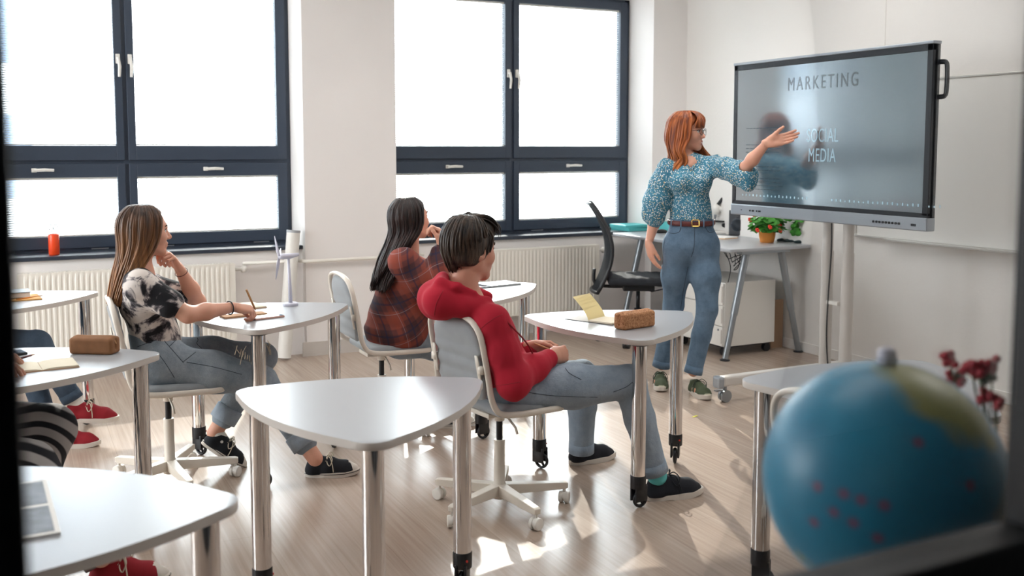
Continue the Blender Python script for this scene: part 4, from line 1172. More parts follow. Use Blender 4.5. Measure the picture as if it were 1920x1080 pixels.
box(bb, -0.0165, -0.012, y0 + 0.06, y0 + 0.09, zb + 0.018, zb + 0.030)
for i, w in enumerate((0.012, 0.018, 0.01, 0.02)): box(bb, -0.0165, -0.012, y1 - 0.19 - i * 0.03, y1 - 0.19 - i * 0.03 + w, zb + 0.022, zb + 0.032)
box(bb, -0.0165, -0.012, y1 - 0.11, y1 - 0.10, zb + .025, zb + .03)
bmesh.ops.recalc_face_normals(bb, faces=bb.faces); obj('buttons', bb, MT['black'], tv)
def screen_mat():
    m, nt, b = newmat('matte_screen_glass')
    b.inputs['Base Color'].default_value = hexc('#2f4854')
    b.inputs['Roughness'].default_value = 0.2
    b.inputs['Specular IOR Level'].default_value = 1.0
    b.inputs['IOR'].default_value = 1.8
    b.inputs['Emission Color'].default_value = hexc('#6f8c9c'); b.inputs['Emission Strength'].default_value = 0.06
    g = nt.nodes.new('ShaderNodeBsdfGlossy'); g.inputs['Roughness'].default_value = 0.13; g.inputs['Color'].default_value = (0.9, 0.96, 1, 1)
    mx = nt.nodes.new('ShaderNodeMixShader'); mx.inputs[0].default_value = 0.32
    nt.links.new(b.outputs[0], mx.inputs[1]); nt.links.new(g.outputs[0], mx.inputs[2]); nt.links.new(mx.outputs[0], nt.nodes['Material Output'].inputs['Surface'])
    return m
scr = obj('screen', boxm(-0.003, 0.01, y0 + 0.03, y1 - 0.03, zb + .08, zt - .034), screen_mat(), tv)
def text(body, size, loc, rot, mat, parent, align='CENTER', ext=0.0004, sx=1.0, name='lettering', spacing=1.0):
    cu = bpy.data.curves.new(name, 'FONT'); cu.body = body; cu.size = size; cu.align_x = align; cu.extrude = ext; cu.space_character = spacing
    o = bpy.data.objects.new(name, cu); COL.objects.link(o)
    dg = bpy.context.evaluated_depsgraph_get(); me = bpy.data.meshes.new_from_object(o.evaluated_get(dg)); bpy.data.objects.remove(o)
    o = bpy.data.objects.new(name, me); COL.objects.link(o); me.materials.clear(); me.materials.append(mat)
    o.parent = parent; o.location = loc; o.rotation_euler = rot; o.scale = (sx, 1, 1); return o
tm1 = plain('screen_letter_grey', '#20323c', 0.25); tm2 = plain('screen_letter_light', '#9fbccb', 0.25)
for m_, e_ in ((tm1, 0.0), (tm2, 0.22)):
    b_ = m_.node_tree.nodes['Principled BSDF']; b_.inputs['Emission Color'].default_value = b_.inputs['Base Color'].default_value; b_.inputs['Emission Strength'].default_value = e_
    g_ = m_.node_tree.nodes.new('ShaderNodeBsdfGlossy'); g_.inputs['Roughness'].default_value = 0.14; x_ = m_.node_tree.nodes.new('ShaderNodeMixShader'); x_.inputs[0].default_value = 0.24
    m_.node_tree.links.new(b_.outputs[0], x_.inputs[1]); m_.node_tree.links.new(g_.outputs[0], x_.inputs[2]); m_.node_tree.links.new(x_.outputs[0], m_.node_tree.nodes['Material Output'].inputs['Surface'])
R_ = (math.pi / 2, 0, -math.pi / 2)
text('MARKETING', 0.108, (-0.004, 0.015, 1.81), R_, tm1, scr, sx=0.72, spacing=1.35)
text('SOCIAL', 0.108, (-0.004, 0.0, 1.515), R_, tm2, scr, sx=0.62, spacing=1.1)
text('MEDIA', 0.108, (-0.004, 0.0, 1.405), R_, tm2, scr, sx=0.62, spacing=1.1)
bm = bmesh.new()
rr = random.Random(3)
for i in range(46):
    yy = y1 - 0.10 - i * 0.0325
    if abs(i - 20) < 3: continue
    box(bm, -0.0036, -0.0028, yy - 0.004, yy + 0.004, zb + 0.115, zb + 0.115 + 0.008 + 0.008 * rr.random())
obj('tick_marks', bm, tm2, scr)
bm = bmesh.new()
for blk, (zz, nl) in enumerate(((1.60, 1), (1.50, 3), (1.37, 2), (1.30, 4))):
    for l in range(nl):
        x = 0.64
        while x > 0.34:
            w = 0.01 + 0.03 * rr.random(); box(bm, -0.0036, -0.0028, x - w, x, zz - l * 0.022 - 0.0015, zz - l * 0.022 + 0.0015); x -= w + 0.006
obj('text_lines', bm, plain('screen_text_dark', '#3d4c55', 0.4), scr)
obj('handle', tubem(catmull([(0.045, y0, 1.90), (0.045, y0 - 0.035, 1.895), (0.045, y0 - 0.043, 1.86), (0.045, y0 - 0.043, 1.77), (0.045, y0 - 0.035, 1.735), (0.045, y0, 1.73)], 4), 0.009, 8, flat=1.4), MT['black'], tv, smooth=True)
for yy in (0.05, -0.105):
    p = bmesh.new(); tube(p, [(0.11, yy, 0.12), (0.11, yy, 0.90)], 0.034, 24); tube(p, [(0.11, yy, 0.90), (0.11, yy, 0.905), (0.11, yy, 1.5)], [0.0305, 0.030, 0.030], 24)
    tube(p, [(0.075, yy, 0.82), (0.078, yy, 0.82)], 0.004, 8)
    bmesh.ops.recalc_face_normals(p, faces=p.faces); autosmooth(obj('post', p, MT['postgrey'], tv))
obj('mount_plate', boxm(0.051, 0.14, -0.25, 0.22, 1.25, 1.75, bev=.004), MT['postgrey'], tv)
obj('cable_clip', boxm(0.085, 0.105, -0.06, 0.03, 0.60, 0.62), MT['white_plastic'], tv)
obj('power_cable', tubem(catmull([(0.09, 0.005, 1.06), (0.092, 0.004, 0.9), (0.085, 0.012, 0.62), (0.09, 0.02, 0.4), (0.09, 0.0, 0.22), (0.085, -0.02, 0.16), (0.07, -0.05, 0.13)], 5), 0.0045, 6), MT['wire'], tv, smooth=True)
bs = bmesh.new(); box(bs, 0.04, 0.20, -0.42, 0.38, 0.10, 0.145, bev=.006)
obj('base_beam', bs, MT['postgrey'], tv)
for yy in (0.38, -0.42):
    lg = obj('base_leg', boxm(-0.37, 0.60, yy - 0.03, yy + 0.03, 0.095, 0.155, bev=.012), MT['postgrey'], tv)
    obj('end_cap', boxm(-0.41, -0.365, yy - 0.033, yy + 0.033, 0.085, 0.158, bev=.014), MT['silver'], lg)
    for xx in (-0.34, 0.56):
        cb = bmesh.new()
        for q in (-0.012, 0.012): tube(cb, [(xx, yy + q - .008, 0.036), (xx, yy + q + .008, 0.036)], 0.036, 18)
        tube(cb, [(xx, yy, 0.036), (xx, yy, 0.10)], 0.011, 8); box(cb, xx - 0.07, xx - 0.02, yy - 0.012, yy + 0.012, 0.068, 0.076)
        bmesh.ops.recalc_face_normals(cb, faces=cb.faces); autosmooth(obj('caster', cb, MT['steel'], lg))

# ------------------------------------------------------------------ teacher's desk
DZ = 0.79
dk = thing('desk', 'long white teacher desk on grey splayed metal legs', 'desk', (4.74, 6.15, 0))
ol = []
X0, X1, Y0, Y1 = -0.37, 0.375, -0.76, 0.76
for cx, cy, a0 in ((X1 - .03, Y0 + .03, -90), (X1 - .01, Y1 - .01, 0), (X0 + .03, Y1 - .03, 90), (X0 + .03, Y0 + .03, 180)):
    for q in range(5):
        a = math.radians(a0 + q * 22.5); ol.append((cx + 0.028 * math.cos(a), cy + 0.028 * math.sin(a)))
bm = bmesh.new(); prism(bm, ol, DZ - 0.024, DZ, bev=0.004); autosmooth(obj('desktop', bm, MT['white'], dk), 30)
obj('under_rail', boxm(-0.22, 0.22, -0.70, -0.64, DZ - .05, DZ - .025, bev=.003), MT['steel'], dk)
obj('under_rail', boxm(-0.22, 0.22, 0.60, 0.66, DZ - .05, DZ - .025, bev=.003), MT['steel'], dk)
obj('cross_beam', boxm(-0.03, 0.03, -0.66, 0.64, DZ - .055, DZ - .027, bev=.003), MT['steel'], dk)
for yy in (-0.67, 0.63):
    for s in (-1, 1):
        b = bmesh.new()
        top = V(s * 0.16, yy, DZ - .05); foot = V(s * 0.335, yy + (-0.01 if yy < 0 else 0.01), 0.012); midp = top * .42 + foot * .58
        tube(b, [top, midp], 0.026, 14); tube(b, [midp, midp + (foot - midp) * .01, foot], [0.022, 0.0215, 0.0215], 14)
        bmesh.ops.recalc_face_normals(b, faces=b.faces); lg = autosmooth(obj('leg', b, MT['steel'], dk))
        obj('foot', lathem([(0.035, 0), (0.035, 0.008), (0.015, 0.014)], 16, c=foot - V(0, 0, 0.012)), MT['black'], lg)
cbm = bmesh.new()
for j in range(4):
    r1 = random.Random(j)
    P = [(-0.30 + 0.05 * j, -0.60, DZ - .03), (-0.28 + .03 * j, -0.63, DZ - .08 - .02 * j), (-0.22, -0.62, DZ - 0.07 - .03 * j), (-0.13 + 0.02 * j, -0.60, DZ - .06)]
    tube(cbm, catmull(P, 5), 0.003, 5)
tube(cbm, catmull([(-0.25, -0.55, DZ - .03), (-0.22, -0.58, DZ - .15), (-0.23, -0.56, DZ - .28)], 5), 0.003, 5)
tube(cbm, catmull([(-0.20, -0.60, DZ - .05), (-0.19, -0.64, DZ - .12), (-0.15, -0.62, DZ - .13), (-0.16, -0.60, DZ - .05)], 5), 0.0025, 5)
bmesh.ops.recalc_face_normals(cbm, faces=cbm.faces); obj('cable_bundle', cbm, MT['wire'], dk, smooth=True)

dr = thing('drawer_unit', 'white drawer pedestal on casters under the desk', 'drawers', (4.70, 5.85, 0))
bm = boxm(-0.225, 0.235, -0.28, 0.28, 0.07, 0.53, bev=.003); obj('body', bm, MT['white_plastic'], dr)
for k, (a, b) in enumerate(((0.37, 0.525), (0.22, 0.365), (0.075, 0.215))):
    d = obj('drawer', boxm(-0.243, -0.2255, -0.278, 0.278, a, b, bev=.003), MT['white_plastic'], dr)
    obj('grip', boxm(-0.2455, -0.2432, -0.277, -0.265, a + .02, b - .02), MT['white_edge'], d)
obj('lock', tubem([(-0.2432, -0.235, 0.19), (-0.247, -0.235, 0.19)], 0.008, 10), MT['steel'], dr)
for s in (-1, 1):
    for q in (-1, 1): obj('caster', tubem([(s * 0.19, q * 0.24 - .015, 0.03), (s * 0.19, q * 0.24 + .015, 0.03)], 0.030, 14), MT['black'], dr)
obj('caster_plate', boxm(-0.21, 0.21, -0.26, 0.26, 0.058, 0.07), MT['black'], dr)
tag(obj('cardboard_sheet', boxm(0, 0.11, 0, 0.02, 0, 0.36, M=Matrix.Rotation(math.radians(0), 4, 'X')), MT['card'], None, loc=(4.985, 5.66, 0.0)), 'brown cardboard leaning behind the drawer pedestal by the wall', 'cardboard')

# office chair
oc = thing('office_chair', 'black mesh-backed office chair at the desk', 'chair', (4.25, 6.33, 0), -0.52)
v = Vol(0.008)
for x in np.linspace(-0.20, 0.22, 7):
    v.cap((x, -0.19, 0.485), (x, 0.19, 0.485), 0.04, 0.04, k=0.04, flat=((0, 0, 1), 0.85))
obj('seat', to_mesh('seat', [v.mesh()]), MT['officeblack'], oc)
def backpt(y, t):
    z = 0.40 + t * 0.66; x = -0.36 + 0.13 * math.sin(t * 2.6) * 1.0 - 0.10 * t ** 2 + 0.06 * (abs(y) / 0.23) ** 2
    return (x, y, z)
bm = bmesh.new(); g = [[None] * 9 for _ in range(15)]
for i in range(15):
    t = i / 14; w = 0.20 + 0.03 * math.sin(t * 3.1) - 0.03 * t
    for j in range(9): g[i][j] = bm.verts.new(backpt((j / 8 - .5) * 2 * w, t))
for i in range(14):
    for j in range(8): bm.faces.new((g[i][j], g[i][j + 1], g[i + 1][j + 1], g[i + 1][j]))
bmesh.ops.solidify(bm, geom=list(bm.faces), thickness=0.012)
obj('back_mesh', bm, MT['officeblack'], oc, smooth=True)
per = []
for i in range(15): t = i / 14; w = 0.20 + 0.03 * math.sin(t * 3.1) - 0.03 * t; per.append(backpt(w, t))
for i in range(1, 8): t = 1; w = 0.20 + 0.03 * math.sin(3.1) - 0.03; per.append((backpt(w - 2 * w * i / 8, 1)[0], w - 2 * w * i / 8, backpt(0, 1)[2] + 0.01 * math.sin(i / 8 * 3.14)))
for i in range(14, -1, -1): t = i / 14; w = 0.20 + 0.03 * math.sin(t * 3.1) - 0.03 * t; per.append(backpt(-w, t))
for i in range(1, 8): w = 0.20; per.append((backpt(-w + 2 * w * i / 8, 0)[0], -w + 2 * w * i / 8, 0.40))
obj('back_frame', tubem(per, 0.014, 8, closed=True), MT['black'], oc, smooth=True)
obj('back_bar', tubem(catmull([(-0.05, 0, 0.43), (-0.22, 0, 0.425), (-0.33, 0, 0.45), (-0.335, 0, 0.56)], 4), 0.022, 8, flat=0.6), MT['black'], oc, smooth=True)
obj('mechanism', boxm(-0.12, 0.12, -0.09, 0.09, 0.40, 0.445, bev=.01), MT['black'], oc)
b = bmesh.new(); tube(b, [(0, 0, 0.07), (0, 0, 0.26)], 0.028, 16); tube(b, [(0, 0, 0.26), (0, 0, 0.40)], 0.015, 12); bmesh.ops.recalc_face_normals(b, faces=b.faces)
obj('column', b, MT['black'], oc, smooth=True)
obj('lever', tubem([(0.03, -0.03, 0.41), (0.10, -0.09, 0.40), (0.17, -0.17, 0.43)], 0.005, 6), MT['black'], oc)
for k in range(5):
    a = 2 * math.pi * k / 5 + 0.6; d = V(math.cos(a), math.sin(a), 0)
    obj('base_arm', tubem([V(0, 0, 0.10), d * 0.15 + V(0, 0, 0.09), d * 0.30 + V(0, 0, 0.07)], [0.024, 0.02, 0.014], 8), MT['black'], oc, smooth=True)
    s_ = V(-d[1], d[0], 0); c = d * 0.30
    cb = bmesh.new()
    for q in (-1, 1): tube(cb, [c + s_ * q * 0.006 + V(0, 0, .028), c + s_ * q * 0.024 + V(0, 0, .028)], 0.028, 16)
    tube(cb, [c + V(0, 0, .028), c + V(0, 0, .07)], 0.007, 6); bmesh.ops.recalc_face_normals(cb, faces=cb.faces)
    autosmooth(obj('caster', cb, MT['black'], oc))

# things on the desk
def slab(bm, w, d, h, z=0, rz=0.0, off=(0, 0), bev=0.0015):
    vs = box(bm, -w / 2, w / 2, -d / 2, d / 2, z, z + h, Matrix.Translation((off[0], off[1], 0)) @ Matrix.Rotation(rz, 4, 'Z'), bev)
def folder(name, lab, x, y, z, w, d, h, rz, mat, group=None, cat='folder'):
    t = thing(name, lab, cat, (x, y, z), rz, group)
    bm = bmesh.new(); slab(bm, w, d, 0.003, 0); slab(bm, w, d, 0.003, h - 0.003); box(bm, -w / 2, -w / 2 + .003, -d / 2, d / 2, 0.002, h - .002)
    obj('cover', bm, MT[mat], t); obj('pages', boxm(-w / 2 + .003, w / 2 - .004, -d / 2 + .004, d / 2 - .004, 0.003, h - .003), MT['paper_w'] if mat != 'teal' else MT['teal'], t); return t
gx, gy = onz(1185, 431, DZ)[:2]
folder('folder', 'lowest teal folder of the pile on the left end of the desk', gx + .02, gy, DZ, 0.30, 0.24, 0.018, 0.1, 'teal', 'teal folders on the desk')
folder('folder', 'middle teal folder of the pile on the left end of the desk', gx + .01, gy + .01, DZ + .018, 0.30, 0.23, 0.018, 0.16, 'teal', 'teal folders on the desk')
folder('folder', 'topmost pale teal folder of the pile on the left end of the desk', gx + .0, gy, DZ + .036, 0.30, 0.235, 0.014, 0.05, 'teal', 'teal folders on the desk')
folder('binder', 'small teal box standing behind the folder pile on the desk', gx + .23, gy - .22, DZ + .0, 0.12, 0.16, 0.075, 0.0, 'teal', None, 'box')
px, py = onz(1240, 437, DZ)[:2]
mo = tag(obj('computer_mouse', to_mesh('computer_mouse', [Vol(0.004).ell((0, 0, 0.012), (0.055, 0.032, 0.02)).cut((0, 0, 0), (0, 0, -1)).mesh()]), MT['black'], None, loc=(px, py, DZ)), 'black computer mouse on the desk just behind the teacher\'s elbow', 'mouse')
# microscope
mx, my = onz(1352, 436, DZ)[:2]
mi = thing('microscope', 'white microscope with black eyepiece on the desk beside the speaker', 'microscope', (mx - .10, my - .06, DZ), math.radians(150))
obj('foot', boxm(-0.09, 0.09, -0.06, 0.06, 0, 0.025, bev=.008), MT['white_plastic'], mi)
obj('arm', tubem(catmull([(-0.06, 0, 0.02), (-0.075, 0, 0.10), (-0.06, 0, 0.18), (-0.01, 0, 0.21)], 5), 0.02, 12), MT['white_plastic'], mi, smooth=True)
obj('stage', boxm(-0.06, 0.06, -0.05, 0.05, 0.095, 0.107, bev=.002), MT['black'], mi)
obj('head', tubem([(0.0, 0, 0.155), (0.0, 0, 0.22), (-0.01, 0, 0.235)], [0.026, 0.03, 0.02], 14), MT['white_plastic'], mi, smooth=True)
obj('eyepiece', tubem([(-0.012, 0, 0.235), (-0.075, 0, 0.32)], 0.0135, 12), MT['black'], mi, smooth=True)
obj('objective', tubem([(0.008, 0, 0.155), (0.01, 0, 0.118)], [0.012, 0.007], 10), MT['steel'], mi)
obj('focus_knob', tubem([(-0.06, -0.045, 0.07), (-0.06, 0.045, 0.07)], 0.018, 12), MT['black'], mi)
# speaker
sx_, sy_ = onz(1380, 441, DZ)[:2]
spk = thing('loudspeaker', 'dark brown box loudspeaker on the desk', 'speaker', (sx_ + .04, sy_, DZ), math.radians(34))
obj('cabinet', boxm(-0.075, 0.11, -0.07, 0.07, 0, 0.20, bev=.003), plain('dark_walnut_foil', '#3b322f', 0.5), spk)
obj('front_baffle', boxm(-0.081, -0.0752, -0.067, 0.067, 0.004, 0.196, bev=.003), MT['screenframe'], spk)
obj('cone', tubem([(-0.0815, 0, 0.085), (-0.084, 0, 0.085), (-0.084, 0, 0.085), (-0.079, 0, 0.085)], [0.052, 0.050, 0.044, 0.012], 24), plain('cone_grey', '#454c55', 0.6), spk, smooth=True)
obj('tweeter', tubem([(-0.0815, 0, 0.163), (-0.084, 0, 0.163)], [0.02, 0.017], 16), MT['black'], spk)
px, py = onz(1352, 446, DZ)[:2]
pd = thing('notepad', 'thin yellow-edged notepad on the desk beside the teacher\'s hip', 'notepad', (px, py, DZ), 0.2)
obj('sheets', boxm(-0.075, 0.075, -0.1, 0.1, 0.004, 0.012), MT['paper_w'], pd); obj('backing', boxm(-0.077, 0.077, -0.102, 0.102, 0, 0.004), MT['basket'], pd)
# plants
def plant(name, x, y, r, h, mat, lab, leaves, seed, spread, top, flowers, lm='leaf'):
    t = thing(name, lab, 'plant', (x, y, DZ))
    bm = bmesh.new(); lathe(bm, [(r * .75, 0), (r * .8, 0.005), (r * .95, h * .5), (r, h * 0.95), (r * 1.05, h), (r * .95, h), (r * .9, h * .9), (0.001, h * .88)], 22)
    bmesh.ops.recalc_face_normals(bm, faces=bm.faces)
    autosmooth(obj('pot', bm, MT[mat], t), 50)
    rr = random.Random(seed); lm_ = bmesh.new(); ps = []
    stem = bmesh.new()
    for i in range(leaves):
        a = rr.random() * 6.28; q = rr.random(); el = rr.random()
        R = spread * (0.25 + 0.75 * math.sqrt(q)); z = h * 0.9 + top * (0.05 + 0.95 * el) * (1.1 - 0.55 * R / spread)
        c = V(R * math.cos(a), R * math.sin(a) * 0.95, z); ps.append(c)
        if i % 4 == 0: tube(stem, [(0, 0, h * .85), c * V(.45, .45, .9), c], 0.0018, 4)
        s = 0.020 + 0.012 * rr.random(); nn = nrm(V(math.cos(a) * .6 + rr.uniform(-.5, .5), math.sin(a) * .6 + rr.uniform(-.5, .5), 0.5 + rr.random())); u, w = basis(nn, V(rr.uniform(-1, 1), rr.uniform(-1, 1), .3))
        cv = lm_.verts.new(c - nn * s * .25); ring = []
        for k in range(9):
            th = 2 * math.pi * k / 9; f = s * (1 + 0.12 * math.cos(th * 5)); ring.append(lm_.verts.new(c + (u * math.cos(th) + w * math.sin(th)) * f + nn * s * .1 * math.cos(2 * th)))
        for k in range(9): lm_.faces.new((cv, ring[k], ring[(k + 1) % 9]))
    for i, (dx, dy, dz) in enumerate([(0.10, -0.13, 0.06), (0.14, -0.16, 0.03), (0.12, -0.16, -0.04), (0.08, -0.1, 0.08)] if name == 'geranium' else []):
        c = V(dx, dy, h + 0.05 + dz); tube(stem, [(0, 0, h * .85), c * V(.5, .5, 1.05), c], 0.002, 4)
        for q in range(9):
            nn = nrm(V(rr.uniform(-1, 1), rr.uniform(-1, 1), .4)); u, w = basis(nn); cc = c + V(rr.uniform(-.04, .04), rr.uniform(-.04, .04), rr.uniform(-.03, .03)); s = .024
            cv = lm_.verts.new(cc); ring = [lm_.verts.new(cc + (u * math.cos(2 * math.pi * k / 8) + w * math.sin(2 * math.pi * k / 8)) * s + nn * .006) for k in range(8)]
            for k in range(8): lm_.faces.new((cv, ring[k], ring[(k + 1) % 8]))
    o = obj('foliage', lm_, MT[lm], t); o['kind'] = 'stuff'
    bmesh.ops.recalc_face_normals(stem, faces=stem.faces); so = obj('stems', stem, MT[lm], t); so['kind'] = 'stuff'
    for i in range(flowers):
        c = ps[(i * 7) % len(ps)] * V(1.08, 1.08, 1.03) + V(-0.025, -0.02, 0.006)
        f = bmesh.new()
        for k in range(6):
            th = 2 * math.pi * k / 6; bmesh.ops.create_icosphere(f, subdivisions=1, radius=0.0105, matrix=Matrix.Translation(c + V(math.cos(th) * .011, math.sin(th) * .011 * .6, math.sin(th) * .010)) @ Matrix.Scale(.75, 4))
        obj('flower', f, MT['petal'], t, smooth=True)
    return t
px, py = onz(1444, 454, DZ)[:2]
plant('geranium', px - .03, py, 0.062, 0.085, 'terracotta', 'bushy green plant with red-orange flowers in orange basket on the desk', 150, 4, 0.125, 0.17, 11)
px, py = onz(1418, 443, DZ)[:2]
plant('potted_plant', px + .03, py - .03, 0.05, 0.082, 'basket', 'small plant in pale wicker basket beside the loudspeaker', 26, 9, 0.05, 0.06, 3)
px, py = onz(1488, 453, DZ)[:2]
v = Vol(0.006)
for i in range(9):
    rr = random.Random(i); v.ell((-0.02 + rr.uniform(-.04, .04), 0.10 - i * 0.026, 0.008), (0.045, 0.022, 0.006 + 0.008 * rr.random()), k=0.012)
v.cut((0, 0, 0.0), (0, 0, -1))
tag(obj('cloth', to_mesh('cloth', [v.mesh()]), plain('dark_green_cloth', '#1d3033', 0.9), None, loc=(px, py, DZ)), 'crumpled dark green cloth at the right end of the desk', 'cloth')

# ------------------------------------------------------------------ things on the student tables
def open_book(name, lab, x, y, rz, w=0.15, h=0.21, th=0.006, curl=0.0, cover='kraft', cat='notebook', page='paper'):
    """two page blocks with bulging tops; w: page width"""
    t = thing(name, lab, cat, (x, y, TH), rz)
    obj('cover', boxm(-w - .003, w + .003, -h / 2 - .003, h / 2 + .003, 0, 0.0022), MT[cover], t)
    for s in (-1, 1):
        bm = bmesh.new(); n = 10; lo = []; hi = []
        for i in range(n + 1):
            u = i / n; z = 0.0024 + th * (math.sin(min(1, u * 3) * math.pi / 2) * (1 - 0.25 * u)) + 0.001
            lo.append([bm.verts.new((s * (u * w + .0008), q, 0.0022)) for q in (-h / 2, h / 2)]); hi.append([bm.verts.new((s * (u * w + .0008), q, z)) for q in (-h / 2, h / 2)])
        for i in range(n):
            bm.faces.new((hi[i][0], hi[i + 1][0], hi[i + 1][1], hi[i][1])); bm.faces.new((lo[i][0], lo[i + 1][0], hi[i + 1][0], hi[i][0])); bm.faces.new((lo[i][1], lo[i + 1][1], hi[i + 1][1], hi[i][1]))
        bm.faces.new((lo[n][0], lo[n][1], hi[n][1], hi[n][0])); bmesh.ops.recalc_face_normals(bm, faces=bm.faces)
        obj('page_block', bm, MT[page], t)
    return t
def pen(name, lab, p, q, r=0.0042, mat='wood', tip=None, cat='pen'):
    p = V(*p); q = V(*q); t = thing(name, lab, cat, tuple(p)); d = q - p
    obj('barrel', tubem([(0, 0, 0), d * .86], r, 8), MT[mat], t, smooth=True)
    obj('tip', tubem([d * .86, d], [r, 0.0008], 8), MT[tip] if tip else MT['wood'], t)
    return t
def zip_case(lab, x, y, rz, L=0.20, W=0.075, Hh=0.065, mat='cork'):
    t = thing('pencil_case', lab, 'pencil case', (x, y, TH), rz)
    v = Vol(0.004); v.rbox((0, 0, Hh * .5), (L / 2 - .012, W / 2 - .012, Hh / 2 - .012), 0.012)
    v.cap((-L / 2 + .02, 0, Hh * .90), (L / 2 - .02, 0, Hh * .90), 0.009, 0.009, k=0.02)
    v.cap((L / 2 - .004, 0, Hh * .35), (L / 2 - .004, 0, Hh * .8), 0.006, 0.006, k=0.008, op='s'); v.cap((-L / 2 + .002, 0, Hh * .3), (-L / 2 + .002, 0, Hh * .8), 0.006, 0.006, k=0.008, op='s')
    v.cut((0, 0, 0), (0, 0, -1)); a, b = v.mesh(); a = wrinkle(a, b, 0.0012, 40, (1, 0, .3), 5)
    a[:, 2] = np.maximum(a[:, 2], 0.0005)
    obj('body', to_mesh('body', [(a, b)]), MT[mat], t)
    obj('zip', tubem([(-L / 2 - .0005, 0, Hh * .55), (-L / 2 + .008, 0, Hh * .93), (0, 0, Hh * .9 + .0105), (L / 2 - .01, 0, Hh * .94), (L / 2 + .0005, 0, Hh * .6)], 0.003, 6, flat=.6), MT['wood'], t)
    return t
# right table
pa = onz(1092, 607, TH); pb = onz(1145, 594, TH); pm = (pa + pb) / 2; d = pb - pa
nb = thing('notebook', 'open cream notebook with a page standing up on the right-hand table', 'notebook', (pm[0], pm[1], TH), math.atan2(d[1], d[0]) - math.pi / 2)
obj('cover', boxm(-0.125, 0.125, -0.07, 0.07, 0, 0.002), MT['black'], nb)
obj('page_block', boxm(0.0, 0.122, -0.068, 0.068, 0.002, 0.010, bev=.001), MT['paper'], nb)
obj('left_page', boxm(-0.121, -0.001, -0.068, 0.068, 0.002, 0.0032), MT['paper_w'], nb)
bm = bmesh.new(); gpt = [[bm.verts.new((0.0 - 0.085 * (i / 8) ** 1.3, q, 0.008 + 0.098 * (i / 8) ** 0.92)) for q in (-0.068, 0.068)] for i in range(9)]
for i in range(8): bm.faces.new((gpt[i][0], gpt[i + 1][0], gpt[i + 1][1], gpt[i][1]))
bmesh.ops.solidify(bm, geom=list(bm.faces), thickness=0.0012)
obj('raised_page', bm, plain('cream_page', '#ecdcae', 0.9), nb, smooth=True)
px, py = onz(1190, 614, TH)[:2]
zip_case('cork pencil case with zip on the right-hand table', px, py, math.radians(10), L=0.185, W=0.07, Hh=0.07, mat='cork')
# left (girl) table
px, py = onz(444, 577, TH)[:2]
open_book('notebook', 'open notebook under the writing hand of the girl in tie-dye top', px, py, math.radians(10), w=0.115, h=0.17, cover='kraft')
a = onz(420, 597, TH); b = onz(497, 589, TH); d = b - a
t = thing('notebook', 'closed thin kraft notebook at the table edge beside the phone', 'notebook', tuple((a + b) / 2), math.atan2(d[1], d[0]))
obj('cover', boxm(-0.10, 0.10, -0.02, 0.05, 0, 0.008, bev=.001), MT['kraft'], t); obj('pages', boxm(-0.097, 0.101, -0.018, 0.051, 0.002, 0.0065), MT['paper'], t)
px, py = onz(500, 596, TH)[:2]
ph = thing('smartphone', 'smartphone with pale pink case lying on the table of the girl in tie-dye', 'phone', (px, py, TH), math.radians(14))
obj('case', boxm(-0.072, 0.072, -0.036, 0.036, 0, 0.0085, bev=.003), plain('rose_case', '#c69c8e', 0.35), ph); obj('display', boxm(-0.066, 0.070, -0.033, 0.033, 0.0086, 0.0092), plain('phone_glass', '#6f7f92', 0.08), ph)
px, py = onz(545, 573, TH)[:2]
wt = thing('wind_turbine_model', 'small pale wind turbine model with three blades on the table', 'model', (px, py, TH), 0)
obj('base', lathem([(0.036, 0), (0.038, 0.004), (0.038, 0.012), (0.03, 0.016)], 24), MT['greyshade'], wt, smooth=False)
obj('tower', tubem([(0, 0, 0.015), (-0.006, 0, 0.235)], [0.010, 0.006], 12), MT['greyshade'], wt, smooth=True)
obj('nacelle', tubem([(-0.055, 0, 0.238), (-0.04, 0, 0.243), (0.0, 0, 0.243), (0.045, 0, 0.25)], [0.006, 0.014, 0.014, 0.008], 12), MT['greyshade'], wt, smooth=True)
hub = V(-0.052, 0, 0.240)
for k, (dx, dz, l) in enumerate(((-0.45, 0.9, 0.115), (-0.15, -1.0, 0.12), (0.55, 0.25, 0.12))):
    dd = nrm(V(dx * .5, [-0.25, 0.35, 0.85][k], dz))
    obj('blade', tubem([hub, hub + dd * l * .3, hub + dd * l], [0.006, 0.009, 0.002], 8, flat=0.25), MT['greyshade'], wt, smooth=True)
# plaid table
px, py = onz(935, 534, TH)[:2]
folder('notebook', 'thin notebook with dark spine on the table behind the boy', px, py, TH, 0.21, 0.15, 0.01, 0.18, 'steel', None, 'notebook')
px, py = onz(914, 539, TH)[:2]
pen('pen', 'slim grey pen on the table behind the boy', (px - .06, py - .03, TH + .0045), (px + .07, py + .0, TH + .0045), mat='steel')
# far left table
px, py = onz(22, 560, TH)[:2]
folder('folder', 'yellow folder under the black notebook, far left table', px, py - .02, TH, 0.26, 0.2, 0.006, 0.1, 'basket', None)
t = folder('notebook', 'thick black notebook lying on yellow folder, far left table', px - .02, py + .02, TH + .006, 0.21, 0.15, 0.03, 0.05, 'black', None, 'notebook')
a = onz(52, 564, TH); b = onz(80, 556, TH)
pen('pencil', 'yellow pencil lying beside the yellow folder, far left table', (a[0] - .05, a[1] - .0, TH + .011), (b[0], b[1], TH + .0045), r=.0038, mat='terracotta', cat='pencil')
